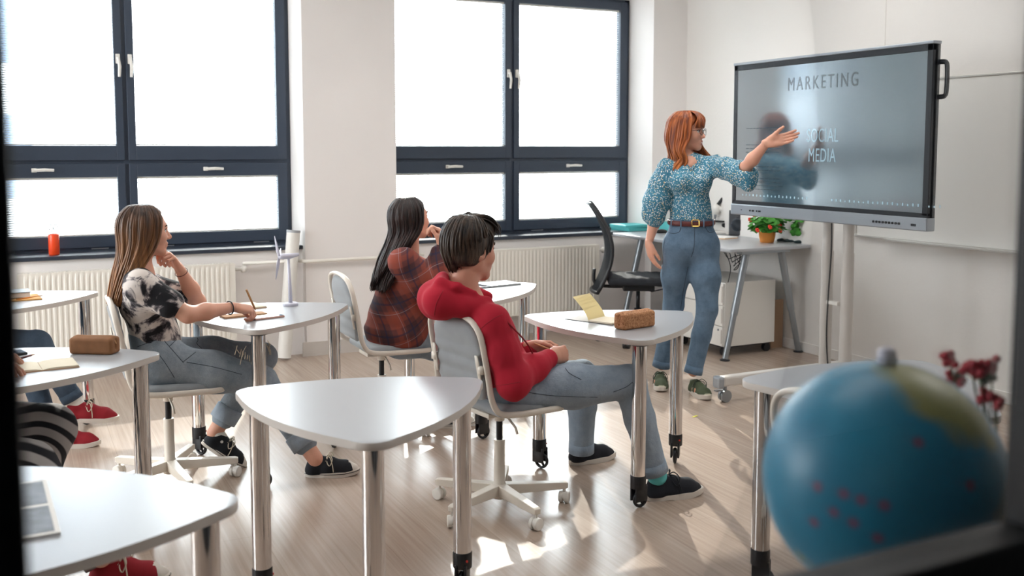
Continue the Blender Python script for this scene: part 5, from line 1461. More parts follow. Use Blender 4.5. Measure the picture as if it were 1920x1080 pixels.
# table B
px, py = onz(75, 688, TH)[:2]
open_book('notebook', 'open cream notebook on the table with the brown pencil case', px, py, math.radians(5), w=0.115, h=0.15, cover='wood')
px, py = onz(178, 662, TH)[:2]
zip_case('brown soft pencil case with zip on the left table', px, py, math.radians(-32), L=0.17, W=0.07, Hh=0.062, mat='brown_case')
a = onz(8, 688, TH); b = onz(66, 671, TH)
pen('pen', 'dark brown pen lying across the left notebook', (a[0], a[1], TH + .014), (b[0], b[1], TH + .014), r=.0045, mat='leather')
px, py = onz(20, 668, TH)[:2]
ph = thing('smartphone', 'black smartphone above the left notebook, cut by the frame', 'phone', (px - .02, py + .02, TH), 0.3); obj('case', boxm(-0.07, 0.07, -0.035, 0.035, 0, 0.009, bev=.002), MT['black'], ph)
obj('display', boxm(-0.066, 0.066, -0.032, 0.032, 0.009, 0.0095), plain('dark_glass', '#252c3a', 0.1), ph)
# front left table: grey picture book
q0 = onz(112, 1003, TH); q1 = onz(86, 903, TH); d = q1 - q0; ang = math.atan2(d[1], d[0]); L_ = np.linalg.norm(d) / 2
c = (q0 + q1) / 2 + V(-math.sin(ang), math.cos(ang), 0) * .098
bk = thing('picture_book', 'open book with grey photographs on the nearest table at bottom left', 'book', (c[0], c[1], TH), ang)
obj('pages', boxm(-L_, L_, -0.10, 0.10, 0, 0.006), MT['paper_w'], bk)
gp = plain('grey_photograph', '#6d727b', 0.5, var=0.3, vscale=30)
for s in (-1, 1): obj('photograph', boxm(min(s * 0.008, s * (L_ - .012)), max(s * 0.008, s * (L_ - .012)), -0.09, 0.09, 0.006, 0.0066), gp, bk)

# window sill cup with scissors
c = onY(102, 480, 7.09)
cu = thing('pen_cup', 'orange cylindrical cup with scissors on the window sill', 'cup', (c[0], 7.09, 0.79))
obj('cup', lathem([(0.030, 0), (0.033, 0.003), (0.033, 0.132), (0.0315, 0.135), (0.030, 0.132), (0.029, 0.01)], 24), MT['orange'], cu, smooth=True)
sc_o = thing('scissors', 'grey scissors standing in the orange cup on the window sill', 'scissors', (c[0], 7.09, 0.80))
for s in (-1, 1):
    obj('handle', tubem([(s * 0.014 + 0.012 * math.cos(q), 0, 0.165 + 0.02 * math.sin(q)) for q in np.linspace(0, 2 * math.pi, 14, endpoint=False)], 0.003, 6, closed=True), MT['steel'], sc_o)
    obj('blade', tubem([(s * 0.008, 0, 0.145), (-s * 0.01, 0, 0.02)], 0.004, 6, flat=.4), MT['steel'], sc_o)
# white roll leaning against the pier
a = onz(533, 674, 0.0); b = onY(548, 432, 6.965)
t = thing('paper_roll', 'tall white rolled poster tube leaning beside the window pier', 'tube', tuple(a + V(0, 0, 0)))
B = b - a; b2 = V(b[0] - a[0], 6.93 - a[1] + .0, 0.90)
r_ = 0.047
obj('tube', tubem([V(0, 0, 0.014), b2], r_, 26), MT['white_plastic'], t, smooth=False); autosmooth(t.children[0], 40)
dd = nrm(b2)
obj('end_cap', tubem([b2 - dd * .012, b2 + dd * .006], r_ + .0015, 26), MT['white'], t)
tag(obj('paper_scrap', boxm(-0.02, 0.02, -0.007, 0.007, 0, 0.002, M=Matrix.Rotation(.4, 4, 'Z')), plain('yellow_scrap', '#c9c04a', 0.8), None, loc=tuple(onz(1303, 781, 0))), 'tiny yellow-green paper scrap on the floor right of the boy\'s table', 'scrap')

# ------------------------------------------------------------------ globe and flowers close to the glass
gc = atd(1655, 897, 1.22); GR = 0.143
st = thing('side_table', 'small white cabinet under the globe, hidden by the partition rail', 'table', (gc[0] + .08, gc[1] - .02, 0))
obj('top', boxm(-0.30, 0.36, -0.2, 0.26, 0.79, 0.815, bev=.003), MT['white'], st)
for x_ in (-0.27, 0.33):
    for y_ in (-0.17, 0.23): obj('leg', tubem([(x_, y_, 0), (x_, y_, 0.79)], 0.018, 12), MT['steel'], st)
m, nt, b, oc_, spot = globe_mat()
R3 = nrm(-ray(1655, 897))   # towards the lens, used only to lay out which side of the map faces it
rt = nrm(np.cross(V(0, 0, 1), R3)); upv = np.cross(R3, rt)
def gp_(dx, dy):
    w = math.sqrt(max(0, 1 - dx * dx - dy * dy)); return tuple(nrm(rt * dx + upv * dy + R3 * w) * GR)
land = None
for (dx, dy, r0, r1) in ((0.45, 0.72, 0.035, 0.055), (0.62, 0.55, 0.03, 0.05), (0.25, 0.88, 0.02, 0.05), (0.78, 0.38, 0.012, 0.03), (0.97, -0.1, 0.03, 0.05), (-0.6, -0.72, 0.008, 0.02)):
    s = spot(gp_(dx, dy), r0, r1); land = s if land is None else math_n(nt, 'MAXIMUM', land, s)
isl = None
for (dx, dy) in ((-0.48, -0.12), (-0.28, -0.15), (-0.15, -0.18), (0.02, -0.2), (-0.35, -0.30), (-0.2, -0.36), (-0.5, -0.4), (-0.02, -0.45), (0.5, -0.44), (0.63, 0.02), (0.25, 0.30)):
    s = spot(gp_(dx, dy), 0.003, 0.009, 0.0); isl = s if isl is None else math_n(nt, 'MAXIMUM', isl, s)
c = mixc(nt, land, oc_, hexc('#8a8a55')); c = mixc(nt, math_n(nt, 'MULTIPLY', isl, 0.75), c, hexc('#8a4560'))
nt.links.new(c, b.inputs['Base Color']); b.inputs['Roughness'].default_value = 0.38
gb = thing('globe', 'blue world globe close to the camera at lower right', 'globe', tuple(gc))
bm = bmesh.new(); bmesh.ops.create_uvsphere(bm, u_segments=64, v_segments=40, radius=GR)
obj('sphere', bm, m, gb, smooth=True)
axd = V(0, 0, 1)
obj('axis_pin', tubem([axd * (GR - .002), axd * (GR + .016), axd * (GR + .02)], [0.012, 0.010, 0.004], 14), MT['greyshade'], gb, smooth=True)
arc = [V(0, math.sin(q) * (GR + .014), math.cos(q) * (GR + .014)) for q in np.linspace(0, -math.pi, 24)]
arc = [V(-a_[1] * 0.80, -a_[1] * -0.6, a_[2]) for a_ in arc]
obj('meridian_arm', tubem([V(a_[0], -a_[1], a_[2]) for a_ in arc], 0.005, 8), MT['greyshade'], gb, smooth=True)
obj('stand', lathem([(0.085, 0.815 - gc[2]), (0.085, 0.825 - gc[2]), (0.03, 0.84 - gc[2]), (0.012, 0.86 - gc[2]), (0.012, -GR - .01)], 28), MT['greyshade'], gb, smooth=False)
MT['leaf_d'] = plain('dark_leaf', '#3c4a2c', 0.7)
# vase with crimson flowers
vb = atd(1850, 830, 1.42)
vs_ = thing('flower_vase', 'blurred stems of crimson flowers beside the globe', 'flowers', (vb[0] + .01, vb[1] - .02, 0.815))
obj('vase', lathem([(0.03, 0), (0.04, 0.02), (0.045, 0.06), (0.02, 0.12), (0.022, 0.14)], 20), MT['greyshade'], vs_, smooth=True)
base = V(vb[0] + .01, vb[1] - .02, 0.815); rr = random.Random(5)
for (px, py, dp) in ((1780, 675, 1.45), (1793, 706, 1.46), (1822, 686, 1.42), (1838, 690, 1.40), (1858, 683, 1.42), (1855, 742, 1.40), (1868, 752, 1.38), (1836, 700, 1.44)):
    p = atd(px, py, dp) - base
    sm = obj('stem', tubem(catmull([(0, 0, 0.12), p * V(.3, .3, .6) + V(0, 0, .02), p * V(.8, .8, .86), p], 4), 0.0016, 5), MT['leaf_d'], vs_)
    f = bmesh.new()
    for k in range(7):
        bmesh.ops.create_icosphere(f, subdivisions=1, radius=0.007, matrix=Matrix.Translation(p + V(rr.uniform(-.009, .009), rr.uniform(-.009, .009), rr.uniform(-.009, .009))))
    obj('blossom', f, MT['petal_d'], vs_, smooth=True)
lf = bmesh.new()
for (px, py, dp) in ((1845, 715, 1.41), (1860, 708, 1.42), (1800, 700, 1.45)):
    p = atd(px, py, dp) - base; bmesh.ops.create_icosphere(lf, subdivisions=1, radius=0.011, matrix=Matrix.Translation(p) @ Matrix.Diagonal((1, .6, .7, 1)))
obj('leaf', lf, MT['leaf_d'], vs_, smooth=True)
# ------------------------------------------------------------------ people
LAT = V(0, 1, 0)
def head_frame(pos, fwd, s, up=(0, 0, 1)): return frame(pos, fwd, up, s)
def build_person(label, base, sp):
    """sp: joints and clothes; every joint a world position in metres"""
    root = thing('person', label, 'person', tuple(base)); og = V(*base)
    g = sp.get; lat = nrm(g('lat', LAT)); kind = g('kind', 'female'); skin = MT[g('skin', 'skin_f')]
    HM = head_frame(sp['head'], sp['face'], g('hs', 0.93), g('hup', (0, 0, 1)))
    parts = [xf(head_mesh(kind), HM)]
    neck0 = (HM @ np.array([-0.03, 0, -0.12, 1]))[:3]
    nb = sp['neck']; nr = (0.047 if kind == 'female' else 0.055)
    v = Vol(0.006); v.cap(neck0, nb, nr * .98, nr * 1.05, k=.02); v.ell(nb + V(0, 0, -.03), (0.075, 0.075, .06), k=.05)
    # trunk under the clothes
    v.cap(nb - V(0, 0, .05), sp['chest'], 0.045, 0.06, k=.03, flat=(lat, 1.4)); v.cap(sp['chest'], sp['pelvis'], 0.06, 0.06, k=.03, flat=(lat, 1.3))
    for sd in ('N', 'F'):
        v.cap(nb - V(0, 0, .03), sp['sh' + sd], .035, .04, k=.04)
        v.chain([sp['sh' + sd], sp['el' + sd]], [0.043, 0.036], k=.02)
        if g('skinleg', True): v.chain([sp['kn' + sd], sp['an' + sd]], [0.05, 0.034], k=.02)
    parts.append(v.mesh())
    for sd in ('N', 'F'):
        va = Vol(0.004); e = sp['el' + sd]; w = sp['wr' + sd]; m = e * .62 + w * .38
        ar = g('armr', 1.0)
        va.chain([sp['sh' + sd] * .5 + e * .5, e, m, w], [0.041 * ar, 0.034 * ar, 0.036 * ar, 0.0215 * ar], k=.02)
        parts.append(va.mesh())
        hd = sp['hand' + sd]; parts.append(hand_mesh(w + nrm(hd['f']) * .006, hd['f'], hd['p'], hd.get('t', 1), **hd.get('kw', {})))
    obj('body', to_mesh('body', parts, og), skin, root)
    face_parts(root, HM, g('browmat', MT['brow_d']), og, g('smile', False))
    # hair
    hp = [xf(m_, HM) for m_ in sp['hair'](HM)]
    obj('hair', to_mesh('hair', hp, og), MT[sp['hairmat']], root)
    # top
    t = sp['top']; tr = t.get('r', 0.105); v = Vol(t.get('h', 0.0065)); k = .05
    fl = t.get('flat', 1.4)
    v.cap(nb - V(0, 0, t.get('drop', .045)), sp['chest'], tr * .62, tr, k=k, flat=(lat, fl))
    v.cap(sp['chest'], sp['waist'], tr, tr * t.get('waist', .9), k=k, flat=(lat, fl * .96))
    v.cap(sp['waist'], sp['hem'], tr * t.get('waist', .9), tr * t.get('hemr', 1.0), k=k, flat=(lat, fl * .98))
    if 'bust' in sp: 
        for b_ in sp['bust']: v.ell(b_, (.055, .055, .055), k=.05)
    sl = t['sleeve']
    for sd in ('N', 'F'):
        v.cap(nb - V(0, 0, .035), sp['sh' + sd], .045, t.get('shr', .058), k=.05)
        pts, rr_ = sl(sp, sd); v.chain(pts, rr_, k=.04)
    for f_ in t.get('extra', []): f_(v)
    for c_ in t.get('cuts', []): v.cut(*c_)
    a, b = v.mesh(); a = relax(a, b, 3); a = wrinkle(a, b, t.get('amp', .004), t.get('freq', 26), t.get('fold', (0.6, 0.2, .5)), t.get('seed', 1)); a = relax(a, b, 1, .4)
    obj(t['name'], to_mesh(t['name'], [(a, b)], og, weave=t.get('weave')), MT[t['mat']], root)
    if 'post' in sp: sp['post'](root, og, HM)
    # trousers
    tt = sp['pants']; v = Vol(tt.get('h', 0.0065)); pr = tt.get('hip', .11)
    v.cap(sp['waistband'], sp['pelvis'], tt.get('wr', .1), pr, k=.05, flat=(lat, 1.38))
    for sd in ('N', 'F'):
        h = sp['pelvis'] + lat * (0.085 if sd == 'F' else -0.085) * g('latsign', 1)
        kn = sp['kn' + sd]; an = sp['an' + sd]; q = tt.get('len', .9); end = kn * (1 - q) + an * q
        R = tt['r']; mid = h * .5 + kn * .5
        v.chain([h, mid, kn], [R[0], R[1], R[2]], k=.05); v.chain([kn, kn * .55 + end * .45, end], [R[2], R[3], R[4]], k=.02)
        # open hem
        d = nrm(an - kn); v.cut_hem = None
    a, b = v.mesh(); a = relax(a, b, 1)
    # fold mask: stronger near hips and knees
    dk_ = np.minimum(np.linalg.norm(a - sp['knN'], axis=1), np.linalg.norm(a - sp['knF'], axis=1)); dh_ = np.linalg.norm(a - sp['pelvis'], axis=1)
    mk = 0.35 + 0.8 * np.exp(-(dk_ / .13) ** 2) + 0.6 * np.exp(-(dh_ / .2) ** 2)
    a = wrinkle(a, b, tt.get('amp', .0035), 34, (0.7, .1, .6), 7, mk); a = relax(a, b, 1, .4)
    tr_o = obj('trousers', to_mesh('trousers', [(a, b)], og, weave=tt.get('weave')), MT[tt['mat']], root)
    for sd in ('N', 'F'):
        kn = sp['kn' + sd]; an = sp['an' + sd]; q = tt.get('len', .9); end = kn * (1 - q) + an * q; d = nrm(an - kn)
        R4 = tt['r'][4]
        if tt.get('cuff'):
            bm = bmesh.new(); L = tt['cuff']
            tube(bm, [end - d * L, end - d * (L - .004), end + d * .015, end + d * .017], [R4 + .004, R4 + .009, R4 + .009, R4 + .003], 26)
            bmesh.ops.recalc_face_normals(bm, faces=bm.faces); bmesh.ops.transform(bm, matrix=Matrix.Translation(-Vector(og)), verts=bm.verts)
            obj('cuff', bm, MT['denim_cuff'], tr_o, smooth=True)
        else:
            bm = bmesh.new(); tube(bm, [end - d * .006, end + d * (R4 * .75), end + d * (R4 * .78)], [R4 + .002, R4 + .003, R4 - .008], 26)
            bmesh.ops.recalc_face_normals(bm, faces=bm.faces); bmesh.ops.transform(bm, matrix=Matrix.Translation(-Vector(og)), verts=bm.verts)
            obj('hem', bm, MT[tt['mat']] if tt['mat'] != 'stripes' else MT['black'], tr_o, smooth=True)
    for sk in sp.get('socks', []):
        v = Vol(.004); v.chain(sk[0], sk[1], k=.01); obj('sock', to_mesh('sock', [v.mesh()], og), MT[sk[2]], root)
    for kw in sp['shoes']: shoe(root, og, **kw)
    return root
from mathutils.bvhtree import BVHTree
def seam(root, og, part, px, r, mat, name='seam'):
    """a sewn line lying on the cloth of a garment"""
    o = [c for c in root.children if c.name.split('.')[0] == part][0]
    me = o.data; bv = BVHTree.FromPolygons([tuple(v.co) for v in me.vertices], [tuple(p.vertices) for p in me.polygons])
    org = Vector(CAMP) - Vector(og); pts = []
    P = catmull([(a, b, 0) for a, b in px], 5)
    for q in P:
        d = Vector(ray(q[0], q[1])).normalized(); h, n, i, dist = bv.ray_cast(org, d)
        if h is not None: pts.append(V(*h) + V(*n) * r * .3)
    if len(pts) > 2: obj(name, tubem(pts, r, 5), MT[mat], o, smooth=True)
def put(root, og, name, bm, mat, **k):
    bmesh.ops.transform(bm, matrix=Matrix.Translation(-Vector(og)), verts=bm.verts); return obj(name, bm, MT[mat], root, **k)
def long_sleeve(r1=.058, r2=.052, r3=.034, stop=.9, bulge=.055):
    def f(sp, sd):
        s_, e, w = sp['sh' + sd], sp['el' + sd], sp['wr' + sd]; c = e * (1 - stop) + w * stop
        return [s_, s_ * .5 + e * .5, e, e * .4 + c * .6, c], [r1, bulge, r2, (r2 + r3) / 2, r3]
    return f
def short_sleeve(r1=.055, r2=.06, stop=.55):
    def f(sp, sd):
        s_, e = sp['sh' + sd], sp['el' + sd]; c = s_ * (1 - stop) + e * stop
        return [s_, c], [r1, r2]
    return f

# hair styles
def hair_long(levels, comp, ph0=52, n=230, mat=None, wave=0.0, fringe=False, seed=3, r=.0075):
    def f(HM):
        phis = list(np.linspace(ph0, 360 - ph0, 15))
        G = level_guides(phis, levels, comp, wave)
        out = [scalp(.010, low=-.06)]
        out.append(locks(G, n, r, r * .8, .006, seed)); out.append(locks(G, n // 2, r * 1.2, r, .004, seed + 1, inward=.45))
        if fringe:
            Gf = [[(0.0, y * .3, .128), (0.05, y * .7, .118), (0.088, y, .082), (0.102 - abs(y) * .35, y * 1.15, .045), (0.103 - abs(y) * .5, y * 1.2, .022)] for y in np.linspace(-.06, .06, 7)]
            out.append(locks(Gf, 46, .0065, .004, .003, 9))
        return out
    return f
def hair_short(HM):
    out = [scalp(.012, cutp=(.062, 0, .045), cutn=(1, 0, -.45), low=-.06)]
    v = Vol(.004); v.ell((.018, 0, .072), (.088, .074, .062), k=0); v.cut((.095, 0, .06), (1, 0, -.35), k=.01); v.cut((0, 0, .058), (-.2, 0, -1), k=.01); out.append(v.mesh())
    G = []
    for ph in np.linspace(78, 282, 13):
        a = math.radians(ph); c, s_ = math.cos(a), math.sin(a)
        q = min(1.0, max(0.0, (102 - abs(ph - 180)) / 72)) ** 1.4; zl = lambda z, z1: z1 + (z - z1) * q
        G.append([(0.01 * c, 0.01 * s_, .132), (.06 * c - .012, .05 * s_, .128), (.100 * c - .014, .080 * s_, zl(.082, .095)), (.112 * c - .014, .088 * s_, zl(.03, .062)), (.106 * c - .012, .085 * s_, zl(-.022, .050)), ((.070 + .016 * (1 - q)) * c - .016, (.050 + .032 * (1 - q)) * s_, zl(-.088, .040))])
    out.append(locks(G, 260, .006, .004, .006, 4, short=.35)); out.append(locks(G, 150, .0075, .005, .004, 5, inward=.15))
    Gf = []
    for y in np.linspace(-.07, .07, 9):
        Gf.append([(-.03, y * .5, .126), (.02, y * .75, .134), (.062, y * .95, .118), (.092, y * 1.0, .088), (.100 - abs(y) * .3, y * 1.1 - .008, .055)])
    out.append(locks(Gf, 120, .0062, .003, .009, 6, short=.3))
    Gs = [[(.03, s_ * .06, .10), (.05, s_ * .078, .06), (.048, s_ * .080, .03), (.040, s_ * .078, -.005)] for s_ in (-1,)]
    Gs = [Gs[0], [(x - .04, y, z - .01) for x, y, z in Gs[0]]]
    out.append(locks(Gs, 22, .006, .004, .003, 7)); out.append(locks([[(x, -y, z) for x, y, z in g_] for g_ in Gs], 22, .006, .004, .003, 8))
    return out
LV_STRAIGHT = [(.126, .02, .015, -.01), (.118, .065, .05, -.012), (.075, .108, .082, -.012), (.02, .116, .092, -.018), (-.05, .104, .088, -.026), (-.12, .088, .078, -.045), (-.20, .068, .07, -.085), (-.28, .050, .06, -.12), (-.34, .040, .05, -.140)]
CP_STRAIGHT = [1, 1, 1, 1, .98, .9, .85, .8, .8]

# --- the girl in the tie-dye top
Yc = 4.54
tie = dict(head=onY(274, 433, Yc), face=(1, .06, .02), hs=.90, neck=onY(256, 507, Yc), chest=onY(270, 560, Yc), waist=onY(288, 618, Yc), hem=onY(295, 640, Yc), pelvis=onY(300, 674, Yc), waistband=onY(286, 628, Yc),
    shN=onY(262, 535, 4.385), shF=onY(268, 533, 4.69), elN=onY(352, 590, 4.33), elF=onY(371, 566, 4.68), wrN=onY(438, 576, 4.42), wrF=onY(336, 503, 4.58),
    handN=dict(f=(1, .10, -.22), p=(0, .35, -1), t=-1, kw=dict(curls=(48, 55, 62, 68), thumb=(.85, .35, .6), tcurl=25, s=.88)),
    handF=dict(f=nrm(onY(312, 466, 4.53) - onY(336, 503, 4.58)), p=(-.75, -.1, -.5), t=1, kw=dict(curls=(62, 68, 74, 76), thumb=(.9, .35, .45), tcurl=20, s=.88)),
    knN=onY(490, 714, 4.42), anN=onY(591, 860, 4.24), knF=onY(492, 670, 4.66), anF=onY(402, 812, 4.64),
    skin='skin_w', hair=hair_long(LV_STRAIGHT, CP_STRAIGHT, ph0=50, n=260, seed=3), hairmat='hair_ombre',
    top=dict(name='tshirt', mat='tiedye', r=.098, sleeve=short_sleeve(.056, .062, .62), shr=.06, amp=.0045, fold=(.5, .2, .8), hemr=1.0, waist=.92),
    pants=dict(mat='denim_l', r=[.092, .084, .066, .060, .054], hip=.108, wr=.098, len=.80, cuff=.055, amp=.0055),
    socks=[([onY(406, 814, 4.64), onY(415, 830, 4.64)], [.036, .040], 'sockw')],
    shoes=[dict(pos=onz(570, 893, 0), toe=onz(668, 889, 0) - onz(570, 893, 0), s=.92, upper='canvas_black', cap='rubber_w', stripe='black', label='black canvas sneaker planted flat'),
           dict(pos=onY(375, 830, 4.64), toe=onY(452, 880, 4.62) - onY(375, 830, 4.64), s=.90, upper='canvas_black', cap='rubber_w', stripe='black', label='black canvas sneaker with lifted heel')])
def tie_post(root, og, HM):
    w = tie['wrN']; e = tie['elN']; d = nrm(w - e); c = w - d * .02; s_, u = basis(d)
    put(root, og, 'bracelet', tubem([c + .029 * (math.cos(q) * s_ + math.sin(q) * u) for q in np.linspace(0, 2 * math.pi, 20, endpoint=False)], .0028, 6, closed=True), 'black')
    w = tie['wrF']; e = tie['elF']; d = nrm(w - e); c = w - d * .025; s_, u = basis(d)
    put(root, og, 'bracelet', tubem([c + .028 * (math.cos(q) * s_ + math.sin(q) * u) for q in np.linspace(0, 2 * math.pi, 20, endpoint=False)], .0016, 6, closed=True), 'leather')
    nb = tie['neck']
    put(root, og, 'choker', tubem([nb + V(.012 + .052 * math.cos(q), .052 * math.sin(q), .035 - .022 * math.cos(q)) for q in np.linspace(0, 2 * math.pi, 24, endpoint=False)], .0022, 6, closed=True), 'black')
    # torn knees: skin showing with loose white threads
    for (cx, cy, Y, L) in ((455, 668, 4.245, .07), (497, 665, 4.61, .05), (420, 650, 4.61, .03)):
        c = onY(cx, cy, Y)
    rr = random.Random(2)
    for (a, b, Y, n) in (((440, 655), (478, 678), 4.35, 9), ((498, 645), (508, 662), 4.60, 5)):
        pa = onY(*a, Y); pb = onY(*b, Y); bm = bmesh.new()
        for i in range(n):
            p = pa + (pb - pa) * ((i + .5) / n); o_ = V(rr.uniform(-.006, .006), -.004, rr.uniform(.008, .02))
            tube(bm, [p - o_ * V(1, -1, 1), p + V(0, -.006, 0), p + o_], .0018, 4)
        for i in range(3):
            p = pa + (pb - pa) * rr.random(); tube(bm, [p, p + V(rr.uniform(-.01, .01), -.008, .02), p + V(rr.uniform(-.02, .02), -.01, rr.choice((-.04, .035)))], .0016, 4)
        bmesh.ops.recalc_face_normals(bm, faces=bm.faces); put(root, og, 'loose_threads', bm, 'lace')
        sd = 'N' if Y < 4.4 else 'F'; h_ = tie['pelvis'] + LAT * (-.085 if sd == 'N' else .085); kn_ = tie['kn' + sd]; mid_ = (pa + pb) / 2
        v = Vol(.0035); v.cap(h_ * .5 + kn_ * .5, kn_, .0855, .0685, k=0)
        dd = nrm(pb - pa); L_ = np.linalg.norm(pb - pa) / 2; u_ = nrm(np.cross(dd, V(0, 1, 0)))
        for n_, l_ in ((dd, L_), (-dd, L_), (u_, .011), (-u_, .011), (V(0, 1, 0), .03)): v.cut(mid_ + n_ * l_, n_, .006)
        obj('torn_knee', to_mesh('torn_knee', [v.mesh()], og), MT['skin_w'], root)
tie['post'] = tie_post
rt_ = build_person('girl with long ombre hair in tie-dye top and torn jeans, chin on hand, writing', (0.60, 4.54, 0), tie)
og_ = (0.60, 4.54, 0)
MT['thread'] = plain('dark_thread', '#38424d', .9)
for L_ in ([(262, 634), (280, 623), (310, 613), (338, 606)], [(303, 633), (322, 655), (344, 680)], [(350, 679), (400, 688), (453, 702)], [(296, 662), (312, 684), (327, 708)], [(340, 612), (338, 628), (318, 649)], [(347, 608), (360, 622), (371, 636), (369, 644), (378, 653)], [(344, 678), (367, 660)], [(258, 650), (280, 642), (303, 634)]):
    seam(rt_, og_, 'trousers', L_, .0014, 'thread')
tip = tie['wrN'] + V(.095, .02, -.03)
pen('pen', 'wooden pen in the hand of the girl in tie-dye top', tie['wrN'] + V(.055, -.01, .075), tie['wrN'] + V(.10, .02, -.025), r=.0045, mat='wood', cat='pen')

# --- the boy in the red hoodie
Yb = 3.60
boy = dict(kind='male', head=onY(882, 468, Yb), face=(.97, .22, -.03), hs=1.02, neck=onY(872, 556, Yb), chest=onY(908, 625, Yb), waist=onY(938, 690, Yb), hem=onY(945, 714, Yb), pelvis=onY(950, 724, Yb), waistband=onY(936, 712, Yb),
    shN=onY(922, 603, 3.42), shF=onY(892, 592, 3.79), elN=onY(962, 718, 3.36), elF=onY(985, 700, 3.84), wrN=onY(1034, 668, 3.50), wrF=onY(993, 650, 3.72),
    handN=dict(f=(.93, .30, .0), p=(-.2, .9, -.45), t=-1, kw=dict(curls=(52, 60, 66, 70), thumb=(.85, .35, .5), tcurl=25, s=.95)),
    handF=dict(f=(.90, -.40, -.05), p=(-.2, -.9, -.45), t=1, kw=dict(curls=(50, 58, 62, 66), thumb=(.85, .45, .5), tcurl=25, s=.95)),
    knN=onY(1180, 716, 3.42), anN=onY(1226, 880, 3.40), knF=onY(1092, 705, 3.86), anF=onY(1090, 840, 3.90),
    skin='skin_m', hair=hair_short, hairmat='hair_boy',
    top=dict(name='hoodie', mat='hoodie', r=.108, flat=1.38, sleeve=long_sleeve(.062, .060, .042, .90, .060), shr=.062, amp=.0060, freq=22, waist=.98, hemr=1.0, fold=(.6, .1, -.5)),
    pants=dict(mat='denim_g', r=[.092, .084, .070, .064, .057], hip=.105, wr=.098, len=.93, amp=.0055),
    socks=[([onY(1226, 878, 3.40), onY(1232, 892, 3.39)], [.040, .042], 'teal')],
    shoes=[dict(pos=onz(1208, 938, 0), toe=onz(1302, 926, 0) - onz(1208, 938, 0), s=1.02, upper='canvas_navy', lace='dlace', label='navy sneaker with beige sole, front foot'),
           dict(pos=onz(1066, 872, 0), toe=onz(1146, 858, 0) - onz(1066, 872, 0), s=.96, upper='canvas_navy', lace='dlace', bow=False, label='navy sneaker with brown heel tab')])
def hood(v):
    v.chain([onY(824, 566, 3.52), onY(820, 562, 3.62), onY(830, 552, 3.74)], [.062, .070, .055], k=.05)
    v.chain([onY(826, 568, 3.52), onY(868, 574, 3.48), onY(914, 562, 3.48)], [.060, .040, .018], k=.03)
    v.chain([onY(838, 548, 3.76), onY(880, 548, 3.78), onY(915, 556, 3.70)], [.045, .035, .02], k=.03)
    v.chain([onY(826, 530, 3.52), onY(832, 522, 3.62), onY(848, 522, 3.72)], [.018, .020, .018], k=.03)
    v.chain([onY(826, 530, 3.52), onY(856, 538, 3.48), onY(890, 549, 3.48)], [.018, .014, .012], k=.02)
    v.cap(onY(878, 548, 3.60), onY(866, 500, 3.60), .060, .064, k=.012, op='s')
boy['top']['extra'] = [hood]
def boy_post(root, og, HM):
    C = catmull([onY(922, 565, 3.46), onY(948, 600, 3.36), onY(985, 640, 3.40), onY(1000, 668, 3.44), onY(996, 690, 3.44)], 6)
    put(root, og, 'drawstring', tubem(C, .0035, 6), 'string', smooth=True)
    d = nrm(boy['wrN'] - boy['elN'])
    for sd in ('N', 'F'):
        w, e = boy['wr' + sd], boy['el' + sd]; d = nrm(w - e); c = w - d * .035
        put(root, og, 'sleeve_cuff', tubem([c - d * .02, c - d * .018, c + d * .022, c + d * .024], [.038, .041, .037, .031], 20), 'hoodie', smooth=True)
    bm = bmesh.new(); h = boy['hem']
    put(root, og, 'undershirt', tubem([h + V(0, 0, -.01), h + V(.005, 0, -.035), h + V(.008, 0, -.05)], [.109, .109, .107], 32, flat=1.36, up=LAT), 'greytee', smooth=True)
boy['post'] = boy_post
rb_ = build_person('boy with dark hair in red hoodie and grey jeans, seated, back to the camera', (1.80, 3.62, 0), boy)
for L_ in ([(884, 645), (900, 618), (925, 598), (942, 590)], [(814, 592), (819, 567), (831, 545)], [(905, 740 - 16), (940, 722), (975, 716)]):
    seam(rb_, (1.80, 3.62, 0), 'hoodie', L_, .0013, 'string')
for L_ in ([(985, 735), (1040, 742), (1120, 745)], [(1060, 690), (1068, 700), (1090, 712)], [(1150, 735), (1175, 725), (1190, 712)]):
    seam(rb_, (1.80, 3.62, 0), 'trousers', L_, .0012, 'thread')
pen('pencil', 'wooden pencil held in both hands by the boy in the red hoodie', onY(1002, 644, 3.60), onY(1042, 660, 3.53), r=.0045, mat='wood', cat='pencil')

